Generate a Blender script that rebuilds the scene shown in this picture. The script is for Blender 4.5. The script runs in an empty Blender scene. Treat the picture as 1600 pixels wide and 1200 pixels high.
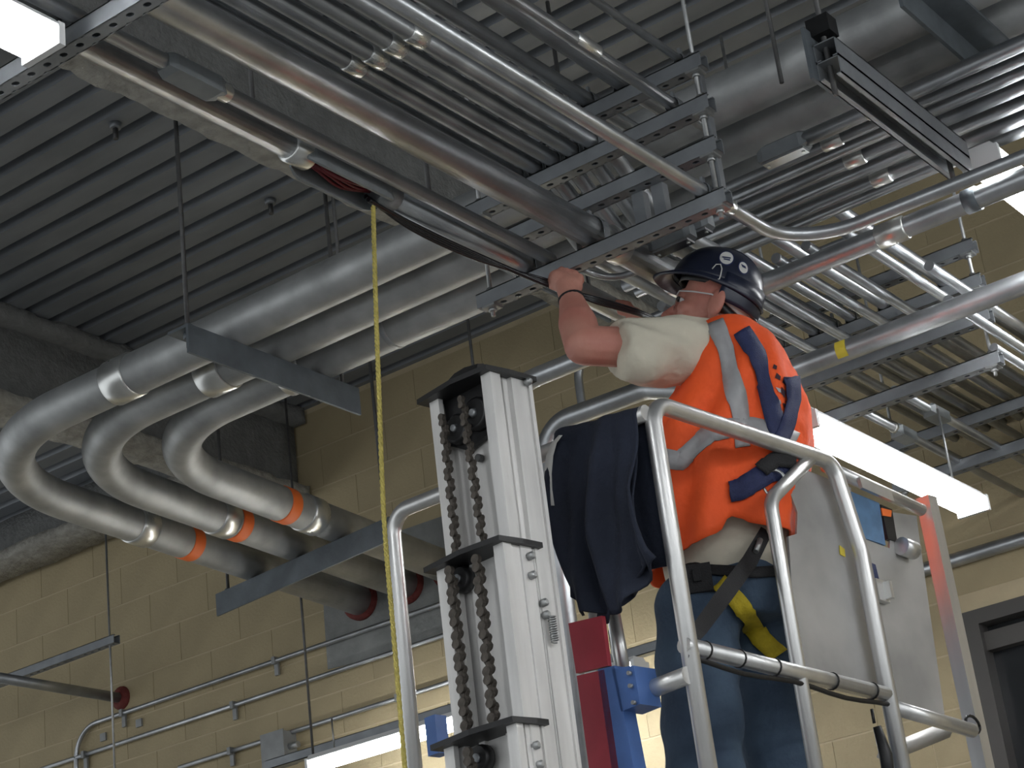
import bpy, bmesh, math, random
from mathutils import Vector, Matrix, noise
from mathutils.bvhtree import BVHTree
random.seed(7)
V = Vector
SC = bpy.context.scene
COL = SC.collection

# ------------------------------------------------------------------ camera
FPX = 3150.0
PITCH, YAW, ROLL = math.radians(23.1), math.radians(34.2), math.radians(-7.2)
CAM = V((0, 0, 1.6))
FWD = V((math.cos(PITCH)*math.cos(YAW), math.cos(PITCH)*math.sin(YAW), math.sin(PITCH)))
_r = V((math.sin(YAW), -math.cos(YAW), 0)); _u = _r.cross(FWD)
RGT = _r*math.cos(ROLL) + _u*math.sin(ROLL)
UPV = -_r*math.sin(ROLL) + _u*math.cos(ROLL)
cd = bpy.data.cameras.new('camera'); cam = bpy.data.objects.new('camera', cd); COL.objects.link(cam)
cd.sensor_width = 36.0; cd.lens = FPX/1600*36.0; cd.clip_end = 200
cam.matrix_world = Matrix(((RGT.x, UPV.x, -FWD.x, CAM.x), (RGT.y, UPV.y, -FWD.y, CAM.y), (RGT.z, UPV.z, -FWD.z, CAM.z), (0, 0, 0, 1)))
SC.camera = cam
# ------------------------------------------------------------------ world, exposure
w = bpy.data.worlds.new('hall'); SC.world = w; w.use_nodes = True
w.node_tree.nodes['Background'].inputs[0].default_value = (0.93, 0.97, 1.0, 1)
w.node_tree.nodes['Background'].inputs[1].default_value = 0.66
SC.view_settings.view_transform = 'Standard'; SC.view_settings.look = 'None'
SC.view_settings.gamma = 1.0; SC.view_settings.use_curve_mapping = False
SC.view_settings.exposure = 0.6
LAMP = 24.0          # emission of the fluorescent tubes

# ------------------------------------------------------------------ helpers: measuring
def ray(px, py): return FWD + RGT*((px-800)/FPX) - UPV*((py-600)/FPX)
def at(px, py, x=None, y=None, z=None, d=None):
    r = ray(px, py)
    if x is not None: t = x/r.x
    elif y is not None: t = y/r.y
    elif z is not None: t = (z-1.6)/r.z
    else: t = d
    return CAM + r*t
def on_plane(px, py, p, n):
    r = ray(px, py); return CAM + r*((p-CAM).dot(n)/r.dot(n))
HV = V((math.cos(math.radians(28)), math.sin(math.radians(28)), 0))
def ath(px, py, h):
    r = ray(px, py); return CAM + r*(h/r.dot(HV))

# ------------------------------------------------------------------ helpers: materials
def mat(name, col, rough=0.5, metal=0.0, var=0.0, scale=8.0, bump=0.0, bscale=60.0, col2=None, emit=None, stretch=None, spec=0.5, detail=4.0, lo=0.35, hi=0.7):
    m = bpy.data.materials.new(name); m.use_nodes = True
    nt = m.node_tree; b = nt.nodes['Principled BSDF']
    b.inputs['Base Color'].default_value = (*col, 1); b.inputs['Roughness'].default_value = rough
    b.inputs['Metallic'].default_value = metal; b.inputs['Specular IOR Level'].default_value = spec
    tc = nt.nodes.new('ShaderNodeTexCoord'); src = tc.outputs['Object']
    if stretch:
        mp = nt.nodes.new('ShaderNodeMapping'); mp.inputs['Scale'].default_value = stretch
        nt.links.new(src, mp.inputs[0]); src = mp.outputs[0]
    if var or col2:
        n = nt.nodes.new('ShaderNodeTexNoise'); n.inputs['Scale'].default_value = scale; n.inputs['Detail'].default_value = detail
        nt.links.new(src, n.inputs['Vector'])
        cr = nt.nodes.new('ShaderNodeValToRGB'); cr.color_ramp.elements[0].position = lo; cr.color_ramp.elements[1].position = hi
        c2 = col2 if col2 else tuple(c*(1-var) for c in col)
        cr.color_ramp.elements[0].color = (*c2, 1); cr.color_ramp.elements[1].color = (*col, 1)
        nt.links.new(n.outputs[0], cr.inputs[0]); nt.links.new(cr.outputs[0], b.inputs['Base Color'])
        if metal > 0.3:
            mr = nt.nodes.new('ShaderNodeMapRange'); mr.inputs[3].default_value = rough*1.25; mr.inputs[4].default_value = rough*0.85
            nt.links.new(n.outputs[0], mr.inputs[0]); nt.links.new(mr.outputs[0], b.inputs['Roughness'])
    if bump:
        n2 = nt.nodes.new('ShaderNodeTexNoise'); n2.inputs['Scale'].default_value = bscale; n2.inputs['Detail'].default_value = 5
        nt.links.new(src, n2.inputs['Vector'])
        bp = nt.nodes.new('ShaderNodeBump'); bp.inputs['Strength'].default_value = bump; bp.inputs['Distance'].default_value = 0.01
        nt.links.new(n2.outputs[0], bp.inputs['Height']); nt.links.new(bp.outputs[0], b.inputs['Normal'])
    if emit:
        b.inputs['Emission Color'].default_value = (*col, 1); b.inputs['Emission Strength'].default_value = emit
    return m
M = dict(
 emt=mat('galvanised_conduit', (.56, .58, .60), .33, .9, .30, 9, .05, 120),
 emt2=mat('galvanised_conduit_dull', (.44, .46, .48), .42, .85, .30, 7, .05, 90),
 rigid=mat('galvanised_rigid_pipe', (.50, .515, .515), .50, .65, .35, 6, .08, 50),
 coup=mat('bright_coupling', (.78, .79, .77), .28, .9, .15, 14),
 strut=mat('strut_channel_steel', (.33, .35, .37), .45, .6, .22, 10, .05, 80),
 angle=mat('angle_iron', (.175, .20, .22), .55, .5, .30, 8, .1, 60),
 rod=mat('threaded_rod', (.13, .13, .13), .5, .6, .2, 40),
 rodlight=mat('plated_rod', (.45, .46, .46), .4, .8, .2, 40),
 deck=mat('galvanised_deck', (.30, .32, .345), .52, .45, .28, 5, .08, 40, stretch=(1, .35, 1)),
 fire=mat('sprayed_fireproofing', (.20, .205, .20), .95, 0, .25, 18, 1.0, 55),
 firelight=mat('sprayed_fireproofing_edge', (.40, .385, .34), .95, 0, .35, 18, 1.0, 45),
 block=mat('painted_block', (.42, .345, .205), .7, 0, .12, 3.5, .25, 70),
 mortar=mat('painted_mortar', (.54, .45, .29), .8, 0, .15, 6, .3, 60),
 grout=mat('grey_grout_patch', (.30, .31, .30), .9, 0, .35, 6, .4, 40),
 floor=mat('concrete_floor', (.36, .36, .35), .7, 0, .2, 2, .1, 20),
 alu=mat('aluminium', (.74, .74, .73), .36, .85, .20, 14, .05, 90, stretch=(1, 1, .15)),
 alumast=mat('mast_extrusion', (.84, .83, .81), .42, .3, .25, 9, .06, 60, stretch=(2, 2, .25)),
 sheet=mat('scuffed_sheet', (.50, .495, .48), .50, .45, .35, 4, .08, 25),
 black=mat('black_plastic', (.012, .012, .013), .45, 0, .3, 20),
 blacksteel=mat('greasy_black_steel', (.02, .02, .021), .4, .3, .4, 25),
 chain=mat('dusty_chain', (.115, .10, .085), .6, .5, .4, 60, .2, 200),
 red=mat('red_paint', (.42, .035, .06), .45, 0, .2, 12, .05, 60),
 blue=mat('blue_paint', (.075, .17, .45), .42, 0, .2, 12, .05, 60),
 lightblue=mat('faded_blue_label', (.12, .24, .42), .5, 0, .3, 30),
 orange=mat('vest_orange', (1.0, .115, .018), .75, 0, .14, 9, .25, 40),
 orangeband=mat('orange_tape', (.85, .17, .03), .5),
 reflect=mat('reflective_tape', (.40, .40, .41), .5, .1, .15, 30),
 harness=mat('navy_webbing', (.022, .032, .105), .7, 0, .2, 60, .3, 300),
 shirt=mat('beige_cotton', (.62, .58, .47), .85, 0, .12, 8, .35, 30),
 jeans=mat('denim', (.075, .12, .18), .85, 0, .45, 5, .4, 60, col2=(.032, .055, .095)),
 navy=mat('navy_cloth', (.016, .022, .042), .9, 0, .3, 6, .4, 50),
 white=mat('white_cotton', (.62, .62, .60), .8, 0, .1, 20),
 skin=mat('skin', (.52, .25, .19), .55, 0, .35, 9, .12, 80, col2=(.46, .175, .135)),
 hair=mat('grey_hair', (.42, .40, .37), .8, 0, .2, 60, .5, 200),
 hat=mat('navy_helmet_shell', (.012, .017, .038), .32, 0, .2, 8),
 yellow=mat('yellow_webbing', (.60, .46, .02), .75, 0, .2, 40, .3, 200),
 rope=mat('yellow_rope', (.62, .52, .14), .75, 0, .25, 90, .5, 300),
 cable=mat('black_cable', (.010, .010, .012), .25, 0, 0, 1),
 redwire=mat('red_wire', (.16, .012, .02), .4),
 castiron=mat('cast_fitting', (.30, .325, .34), .5, .5, .2, 14, .1, 80),
 firestop=mat('red_firestop', (.17, .028, .022), .8, 0, .3, 30, .6, 60),
 box=mat('box_steel', (.33, .34, .34), .5, .5, .2, 12),
 lampwhite=mat('fixture_white', (.75, .76, .76), .5),
 tube=mat('fluorescent_tube', (.97, .985, 1.0), .4, emit=LAMP),
 glassdark=mat('dark_glass', (.02, .022, .024), .06, 0, spec=.6),
 frame=mat('window_frame', (.09, .085, .08), .5, .3),
 lens=mat('clear_plastic', (.55, .55, .55), .15),
 print=mat('dark_print', (.05, .02, .03), .8),
 yellowtag=mat('yellow_sticker', (.65, .52, .05), .6),
 strap=mat('black_webbing', (.014, .014, .016), .75, 0, .2, 60, .3, 300),
)

# ------------------------------------------------------------------ helpers: geometry
class MB:
    def __init__(s): s.v = []; s.f = []; s.sm = []
    def add(s, vs, fs, smooth=False):
        o = len(s.v); s.v += [V(p) for p in vs]
        for f in fs: s.f.append([i+o for i in f]); s.sm.append(smooth)
        return s
    def box(s, c, hx, hy, hz, ax=None):
        ax = ax or (V((1, 0, 0)), V((0, 1, 0)), V((0, 0, 1)))
        c = V(c); vs = []
        for k in (-1, 1):
            for j in (-1, 1):
                for i in (-1, 1): vs.append(c + ax[0]*(i*hx) + ax[1]*(j*hy) + ax[2]*(k*hz))
        return s.add(vs, [(0, 2, 3, 1), (4, 5, 7, 6), (0, 1, 5, 4), (2, 6, 7, 3), (0, 4, 6, 2), (1, 3, 7, 5)])
    def bb(s, x0, x1, y0, y1, z0, z1):
        return s.box(((x0+x1)/2, (y0+y1)/2, (z0+z1)/2), abs(x1-x0)/2, abs(y1-y0)/2, abs(z1-z0)/2)
    def rings(s, rings, cap=True, smooth=True, closed=True):
        n = len(rings[0]); vs = [p for r in rings for p in r]; fs = []
        for i in range(len(rings)-1):
            for j in range(n if closed else n-1):
                k = (j+1) % n
                fs.append((i*n+j, i*n+k, (i+1)*n+k, (i+1)*n+j))
        s.add(vs, fs, smooth)
        if cap and closed:
            o = len(s.v)-len(vs)
            s.f.append([o+j for j in reversed(range(n))]); s.sm.append(False)
            s.f.append([o+(len(rings)-1)*n+j for j in range(n)]); s.sm.append(False)
        return s
    def tube(s, path, r, n=12, cap=True):
        path = [V(p) for p in path]; rs = r if isinstance(r, (list, tuple)) else [r]*len(path)
        t0 = (path[1]-path[0]).normalized()
        a = V((0, 0, 1)) if abs(t0.z) < .9 else V((1, 0, 0))
        nrm = (a - t0*a.dot(t0)).normalized(); out = []
        for i, p in enumerate(path):
            if i == 0: t = t0
            elif i == len(path)-1: t = (path[i]-path[i-1]).normalized()
            else: t = ((path[i]-path[i-1]).normalized() + (path[i+1]-path[i]).normalized()).normalized()
            nrm = (nrm - t*nrm.dot(t)).normalized(); b = t.cross(nrm)
            out.append([p + nrm*(rs[i]*math.cos(2*math.pi*k/n)) + b*(rs[i]*math.sin(2*math.pi*k/n)) for k in range(n)])
        return s.rings(out, cap)
    def cyl(s, a, b, r, n=12, r2=None): return s.tube([a, b], [r, r2 if r2 is not None else r], n)
    def ell(s, c, ax, rx, ry, rz, nu=16, nv=10):
        c = V(c); rg = []
        for i in range(nv+1):
            th = math.pi*(i/nv); th = min(max(th, .02), math.pi-.02)
            rg.append([c + ax[0]*(rx*math.sin(th)*math.cos(2*math.pi*j/nu)) + ax[1]*(ry*math.sin(th)*math.sin(2*math.pi*j/nu)) + ax[2]*(-rz*math.cos(th)) for j in range(nu)])
        return s.rings(rg, True)
    def cap(s, a, b, ra, rb=None, n=14):
        rb = rb if rb is not None else ra; a = V(a); b = V(b); t = (b-a).normalized(); pa = []; rr = []
        for k in range(5):
            q = math.pi/2*(k/4); pa.append(a - t*(ra*math.cos(q))); rr.append(max(ra*math.sin(q), ra*.05))
        for k in range(5):
            q = math.pi/2*(k/4); pa.append(b + t*(rb*math.sin(q))); rr.append(max(rb*math.cos(q), rb*.05))
        if (b-a).length < 1e-5: pa.pop(4); rr.pop(4)
        return s.tube(pa, rr, n)
    def prism(s, pts, ext):
        n = len(pts); pts = [V(p) for p in pts]; ext = V(ext)
        vs = pts + [p+ext for p in pts]
        fs = [tuple(reversed(range(n))), tuple(range(n, 2*n))] + [(i, (i+1) % n, n+(i+1) % n, n+i) for i in range(n)]
        return s.add(vs, fs)
    def mesh(s, name, off=V((0, 0, 0))):
        me = bpy.data.meshes.new(name)
        me.from_pydata([tuple(p-off) for p in s.v], [], s.f); me.update()
        me.polygons.foreach_set('use_smooth', s.sm)
        bm = bmesh.new(); bm.from_mesh(me); bmesh.ops.recalc_face_normals(bm, faces=bm.faces); bm.to_mesh(me); bm.free()
        return me
    def build(s, name, m, parent=None, label=None):
        off = wloc(parent) if parent else V((0, 0, 0))
        me = s.mesh(name, off); me.materials.append(M[m])
        o = bpy.data.objects.new(name, me); COL.objects.link(o)
        if parent: o.parent = parent
        if label: o['label'] = label
        return o
    def top(s, name, m, label, cat, group=None, kind=None):
        c = sum(s.v, V((0, 0, 0)))/len(s.v); c.z = min(p.z for p in s.v)
        me = s.mesh(name, c); me.materials.append(M[m])
        o = bpy.data.objects.new(name, me); COL.objects.link(o); o.location = c
        tag(o, label, cat, group, kind); return o
def wloc(o):
    l = V((0, 0, 0))
    while o: l += o.location; o = o.parent
    return l
def tag(o, label=None, cat=None, group=None, kind=None):
    if label: o['label'] = label
    if cat: o['category'] = cat
    if group: o['group'] = group
    if kind: o['kind'] = kind
    return o
def thing(name, loc, label, cat, group=None):
    o = bpy.data.objects.new(name, None); COL.objects.link(o); o.location = loc; o.empty_display_size = .1
    return tag(o, label, cat, group)
def fillet(pts, R, n=10):
    pts = [V(p) for p in pts]; out = [pts[0]]
    for i in range(1, len(pts)-1):
        a = (pts[i-1]-pts[i]).normalized(); b = (pts[i+1]-pts[i]).normalized()
        ang = a.angle(b); tl = R/math.tan(ang/2)
        c = pts[i] + (a+b).normalized()*(R/math.sin(ang/2))
        s0 = pts[i]+a*tl - c; s1 = pts[i]+b*tl - c; tot = s0.angle(s1); ax = s0.cross(s1).normalized()
        for k in range(n+1): out.append(c + Matrix.Rotation(tot*k/n, 3, ax) @ s0)
    out.append(pts[-1]); return out
def structure(o): o['kind'] = 'structure'; return o

# =================================================================== SETTING
# ceiling deck: trapezoid ribs running along Y
ZD = 5.51
b = MB(); p = .1412; x = -1.5; prof = []
while x < 8.2:
    prof += [(x, ZD), (x+.088, ZD), (x+.100, ZD+.052), (x+.129, ZD+.052)]; x += p
n = len(prof)
b.add([(q[0], -6, q[1]) for q in prof] + [(q[0], 11, q[1]) for q in prof], [(i, i+1, n+i+1, n+i) for i in range(n-1)])
structure(b.build('ceiling', 'deck'))
# stiffener seams on the deck flats
structure(MB().bb(-8, 12, -8, 14, -.1, 0).build('floor', 'floor'))
structure(MB().bb(-8, 12, -8, 14, 5.72, 5.80).build('ceiling_slab', 'fire')).name = 'ceiling_slab'
# block wall, face at X = 7
WX = 7.0
bw = MB()
for (y0, y1, z0, z1) in ((-8, 1.0, 0, 5.72), (2.84, 14, 0, 5.72), (1.0, 2.84, 3.57, 5.72), (1.0, 2.84, 0, 2.2)):
    bw.bb(WX+.0025, WX+.2, y0, y1, z0, z1)
wall = structure(bw.build('wall_back', 'mortar'))
bl = MB(); bl.bb(0, .02, -.2018, .2018, -.0975, .0975)
blm = bl.mesh('block'); blm.materials.append(M['block'])
bh = MB(); bh.bb(0, .02, -.0975, .0975, -.0975, .0975); bhm = bh.mesh('half_block'); bhm.materials.append(M['block'])
zoff = 4.48 % .2032
row = 0; z = 2.64
base = 4.47 - .2032*9
for rw in range(15):
    zc = base + rw*.2032 + .1016
    for k in range(-1, 18):
        yc = 1.25 + k*.4064 + (.2032 if rw % 2 else 0)
        if yc > 8.75 or yc < 1.2 or zc > 5.47: continue
        me = blm
        if zc-.1 < 3.57 and yc-.2 < 2.84:
            if yc+.2 <= 2.86: continue
            me = bhm; yc = yc+.1016
            if yc-.1 < 2.83: continue
        o = bpy.data.objects.new('block', me); COL.objects.link(o); o.parent = wall; o.location = (WX, yc, zc)
# grey grouted infill round the pipe penetrations
g = MB(); pts = []
for (px, py) in ((503, 870), (506, 960), (512, 1046), (600, 1024), (690, 994), (700, 900), (692, 806), (600, 838)):
    q = at(px, py, x=WX-.004); pts.append(q)
g.prism(pts, (.03, 0, 0)); g.build('grout_patch', 'grout', wall, 'grey grout patch')
# window in the back wall
wn = MB()
wn.bb(6.97, 7.1, 2.79, 2.86, 2.2, 3.53); wn.bb(6.97, 7.1, 1.0, 2.86, 3.53, 3.585); wn.bb(7.0, 7.06, 1.0, 2.79, 3.43, 3.50)
win = structure(MB().bb(7.05, 7.06, 1.0, 2.8, 2.2, 3.54).build('window_1', 'glassdark'))
wn.build('window_frame', 'frame', win)
# steel beams with sprayed fireproofing
def rough_box(b, x0, x1, y0, y1, z0, z1, step=.05, amp=.012, ax=0, seed=0):
    L0, L1 = (x0, x1) if ax == 0 else (y0, y1)
    n = max(2, int((L1-L0)/step)); rg = []
    for i in range(n+1):
        l = L0 + (L1-L0)*i/n; ring = []
        a0, a1 = (y0, y1) if ax == 0 else (x0, x1)
        for (a, zz) in ((a0, z0), ((a0+a1)/2, z0), (a1, z0), (a1, (z0+z1)/2), (a1, z1), ((a0+a1)/2, z1), (a0, z1), (a0, (z0+z1)/2)):
            q = V((l, a, zz)) if ax == 0 else V((a, l, zz))
            q = q + noise.noise_vector(q*9+V((seed, 0, 0)))*amp + noise.noise_vector(q*31+V((seed, 3, 0)))*amp*.6
            ring.append(q)
        rg.append(ring)
    b.rings(rg, True, True)
def beam_x(y0, y1, zb, label, x0=-1, x1=6.98, seed=0):
    yc = (y0+y1)/2; r = thing('steel_beam', (3, yc, zb), label, 'beam')
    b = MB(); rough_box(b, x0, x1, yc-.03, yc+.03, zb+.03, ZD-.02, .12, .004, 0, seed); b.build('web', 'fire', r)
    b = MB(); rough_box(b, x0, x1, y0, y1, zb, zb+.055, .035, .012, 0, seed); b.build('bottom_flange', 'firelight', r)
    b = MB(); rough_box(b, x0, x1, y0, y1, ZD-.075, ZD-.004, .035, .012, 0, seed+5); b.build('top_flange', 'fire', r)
beam_x(3.80, 4.0, 5.09, 'grey fireproofed steel beam behind the open conduit fitting, crossing upper left', seed=1)
beam_x(6.0, 6.2, 5.045, 'grey fireproofed steel beam behind the three large pipe bends, running into the block wall', seed=4)
r = thing('steel_beam', (6.8, 7.8, 5.22), 'fireproofed steel beam along the top of the block wall at far left', 'beam')
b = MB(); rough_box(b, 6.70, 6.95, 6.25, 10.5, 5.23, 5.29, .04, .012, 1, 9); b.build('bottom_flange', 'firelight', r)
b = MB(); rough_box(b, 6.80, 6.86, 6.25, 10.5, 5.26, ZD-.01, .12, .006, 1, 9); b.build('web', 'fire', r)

# =================================================================== STRIP LIGHTS
def strip_light(p0, p1, label, hang=True, group=None, ends=(0, 1)):
    p0 = V(p0); p1 = V(p1); t = (p1-p0).normalized(); s = t.cross(V((0, 0, 1))).normalized(); L = (p1-p0).length; c = (p0+p1)/2
    r = thing('strip_light', c, label, 'light', group)
    b = MB(); up = V((0, 0, 1))
    sec = [(-.055, .035), (-.035, .06), (.035, .06), (.055, .035), (.05, .032), (-.05, .032)]
    b.rings([[q + s*a + up*zz for a, zz in sec] for q in (p0, p1)], True, False); b.build('housing', 'lampwhite', r)
    for k in (-1, 1):
        MB().cyl(p0+s*(k*.032)+t*.02+up*.012, p1+s*(k*.032)-t*.02+up*.012, .0165, 12).build('tube', 'tube', r)
    for q in (p0, p1): MB().box(q+up*.018, .008, .055, .026, (t, s, up)).build('end_cap', 'lampwhite', r)
    if hang:
        for q in [(p0+t*.12, p1-t*.12)[e_] for e_ in ends]: MB().cyl(q+up*.06, q+up*hang, .004, 8).build('hanger_rod', 'rodlight', r)
    return r
e0 = at(1275, 690, z=3.6); e1 = at(1522, 800, z=3.6)
strip_light((4.80, e1.y, 3.6), (e1.x, e1.y, 3.6), 'lit strip light hanging just right of the man in the orange vest', .33, ends=(1,))
l0 = at(492, 1203, x=6.6)
strip_light((6.6, 4.05, l0.z+.0), (6.6, l0.y, l0.z+.0), 'lit strip light low on the block wall behind the lift mast', .2)
c0 = at(84, 72, z=3.86)
strip_light((c0.x-1.25, c0.y+.03, 3.86), (c0.x, c0.y+.03, 3.86), 'lit strip light in the top left corner beside the perforated strut', .05)
d0 = at(1524, 262, z=4.14)
strip_light((d0.x, d0.y-.02, 4.14), (d0.x+1.2, d0.y-.02, 4.14), 'lit strip light at the right edge above the conduit bundle', False)
for i, (xx, yy) in enumerate(((-1.0, 2.4), (1.2, 0.1), (3.4, -.2), (-1.2, -.2), (1.6, -2.2), (4.2, -2.2))):  # unseen extra fixtures, added to light the hall and the man
    strip_light((xx, yy, 3.75), (xx+1.22, yy, 3.75), 'strip light added outside the view to light the hall', .12, 'strip lights outside the view')

# =================================================================== CONDUITS
def straps(parent, pts, r, axis, mname='strut'):
    for p_ in pts:
        b = MB(); t = V(axis); s = t.cross(V((0, 0, 1)))
        pa = [p_ + s*((r+.0025)*math.cos(a)) + V((0, 0, 1))*((r+.0025)*math.sin(a)) for a in [math.pi*k/10 for k in range(11)]]
        pa = [pa[0]-V((0, 0, r))] + pa + [pa[-1]-V((0, 0, r))]
        b.rings([[q-t*.013, q+t*.013, q+t*.013+(q-p_).normalized()*.002, q-t*.013+(q-p_).normalized()*.002] for q in pa], True, False)
        b.box(p_+V((0, 0, r+.012)), .006, .004, .012)
        b.build('strap', mname, parent)
def conduit(name, path, r, label, m='emt', coups=(), coupm='coup', strap=None, cat='conduit', group=None, n=16, cl=.05):
    path = [V(p) for p in path]; b = MB(); b.tube(path, r, n)
    if not coups and not strap: return b.top(name, m, label, cat, group)
    root = thing(name, path[0], label, cat, group); b.build('pipe', m, root)
    for c, t in coups:
        c = V(c); t = V(t).normalized()
        MB().tube([c-t*cl, c-t*(cl-.004), c+t*(cl-.004), c+t*cl], [r+.001, r*1.1+.002, r*1.1+.002, r+.001], n).build('coupling', coupm, root)
    if strap: straps(root, strap[0], r, strap[1])
    return root
XA = V((1, 0, 0)); YA = V((0, 1, 0))
T1, T2, T3, T4 = 2.38, 4.0, 5.65, 6.45
TIER = [4.295, 4.171, 4.048, 3.90]          # strut undersides, top to bottom
SH = .041
TOPZ = [q+SH for q in TIER]
def yfix(px, py, z): return at(px, py, z=z).y
def xfix(px, py, z): return at(px, py, z=z).x

# --- three large rigid pipes with bends
XS = [4.41, 4.615, 4.82]; YB = [5.50, 5.24, 5.00]; ZP = 4.45; RP = .073
names3 = ['outermost of the three large bent galvanised pipes, with the leftmost orange band', 'middle of the three large bent galvanised pipes', 'innermost of the three large bent galvanised pipes, with the rightmost orange band']
sl = math.tan(math.radians(5.5))
PIPES = []
for i in range(3):
    a = V((XS[i], -3, ZP)); c = V((XS[i], YB[i], ZP)); e = V((WX+.05, YB[i]+(WX+.05-XS[i])*sl, ZP))
    pth = fillet([a, c, e], [.68, .64, .57][i], 24); root = thing('rigid_pipe', pth[1], names3[i], 'pipe', 'large rigid pipes'); PIPES.append(root)
    MB().tube(pth, RP, 28).build('pipe', 'rigid', root)
    td = (e-c).normalized()
    def ring(cc, t, L, rr, m, nm, lab=None):
        MB().tube([cc-t*L, cc-t*(L-.006), cc+t*(L-.006), cc+t*L], [RP+.001, rr, rr, RP+.001], 28).build(nm, m, root, lab)
    pre = pth[1]
    ring(V((XS[i], [4.57, 4.33, 4.15][i], ZP)), YA, .055, RP+.007, 'coup', 'coupling')
    bx = at(*[(229, 818), (338, 812), (455, 815)][i], z=ZP).x
    cpx = V((bx, YB[i]+(bx-XS[i])*sl, ZP)); ring(cpx, td, .05, RP+.007, 'coup', 'coupling')
    ox = at(*[(299, 845), (360, 820), (424, 797)][i], z=ZP).x
    cpx = V((ox, YB[i]+(ox-XS[i])*sl, ZP)); ring(cpx, td, .033, RP+.003, 'orangeband', 'colour_band', 'orange band')
    fw = V((WX-.012, YB[i]+(WX-.012-XS[i])*sl, ZP)); ring(fw, td, .02, RP+.022, 'firestop', 'firestop_collar', 'dark red firestop collar')
    for yy in ((3.05, 3.72, 1.0) if i == 2 else ()): ring(V((XS[i], yy, ZP)), YA, .010, RP+.002, 'emt2', 'coupling_edge')

# --- angle iron hangers under them
def angle_bar(p0, p1, side, label, h=.10, w=.10, t=.010, rods=()):
    p0 = V(p0); p1 = V(p1); d = (p1-p0).normalized(); s = V(side).normalized(); up = V((0, 0, 1))
    r = thing('angle_hanger', (p0+p1)/2, label, 'hanger')
    sec = [(0, 0), (w, 0), (w, -t), (t, -t), (t, -h), (0, -h)]
    MB().rings([[q + s*a + up*c for a, c in sec] for q in (p0, p1)], True, False).build('angle_bar', 'angle', r)
    for q, zt in rods:
        q = V(q)
        MB().cyl(q-up*.06, V((q.x, q.y, zt)), .0075, 8).build('threaded_rod', 'rod', r)
        MB().cyl(q-up*.03, q-up*.011, .016, 6).build('nut', 'angle', r); MB().cyl(q+up*.001, q+up*.02, .016, 6).build('nut', 'angle', r)
    return r
zt = ZP-RP
q0 = at(283, 545, z=zt); q1 = at(562, 632, z=zt)
angle_bar((4.16, 4.02, zt), (4.98, 4.02, zt), (0, 1, 0), 'dark angle iron hanger under the large pipes before their bends', .10, .09, rods=(((4.20, 4.06, zt), 5.5), ((4.94, 4.06, zt), 5.5)))
angle_bar((6.18, 5.90, zt), (6.06, 4.80, zt), (1, 0, 0), 'dark angle iron hanger under the large pipes beside the block wall', .10, .09, rods=(((6.22, 5.86, zt), 5.5), ((6.11, 4.86, zt), 5.5)))
angle_bar((4.16, 3.02, zt), (5.05, 3.02, zt), (0, 1, 0), 'dark angle iron hanger under the large pipes, left of the perforated struts', .10, .09, rods=(((4.20, 3.06, zt), 5.5), ((5.01, 3.06, zt), 5.5)))
q0 = at(1436, 0, z=zt)
angle_bar((4.12, q0.y, zt), (5.0, q0.y, zt), (0, -1, 0), 'dark angle iron hanger at the top right corner', .09, .09, rods=(((4.16, q0.y-.04, zt), 5.5), ((4.96, q0.y-.04, zt), 5.5)))

# --- perforated strut
def strut_mesh(b, p0, p1, holes=True, w=SH, h=SH, th=.003, pitch=.0476, rh=.0075, face_down=True):
    """perforated channel from p0 to p1, p on the centre of the underside"""
    p0 = V(p0); p1 = V(p1); d = (p1-p0).normalized(); up = V((0, 0, 1)); s = d.cross(up).normalized(); L = (p1-p0).length
    for k in (-1, 1): b.box((p0+p1)/2 + s*(k*(w/2-th/2)) + up*(h/2), L/2, th/2, h/2, (d, s, up))
    for k in (-1, 1): b.box((p0+p1)/2 + s*(k*(w/2-.006)) + up*(h-th/2), L/2, .006, th/2, (d, s, up))
    nseg = max(1, int(L/pitch)); pl = L/nseg; NH = 12
    for i in range(nseg):
        c = p0 + d*((i+.5)*pl)
        if not holes:
            b.box(c+up*th/2, pl/2, w/2, th/2, (d, s, up)); continue
        outer = []; inner = []
        for k in range(NH):
            a = 2*math.pi*k/NH; ca, sa = math.cos(a), math.sin(a)
            f = 1/max(abs(ca)/(pl/2), abs(sa)/(w/2-.0005))
            outer.append(c + d*(ca*f) + s*(sa*f)); inner.append(c + d*(ca*rh*1.3) + s*(sa*rh))
        cor = []
        vs = outer+inner; o = [(k, (k+1) % NH, NH+(k+1) % NH, NH+k) for k in range(NH)]
        b.add(vs, o); b.add([v+up*th for v in vs], o)
        b.add(inner+[v+up*th for v in inner], [(k, (k+1) % NH, NH+(k+1) % NH, NH+k) for k in range(NH)])
    return b
YL, YR = 2.785, 2.005
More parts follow.
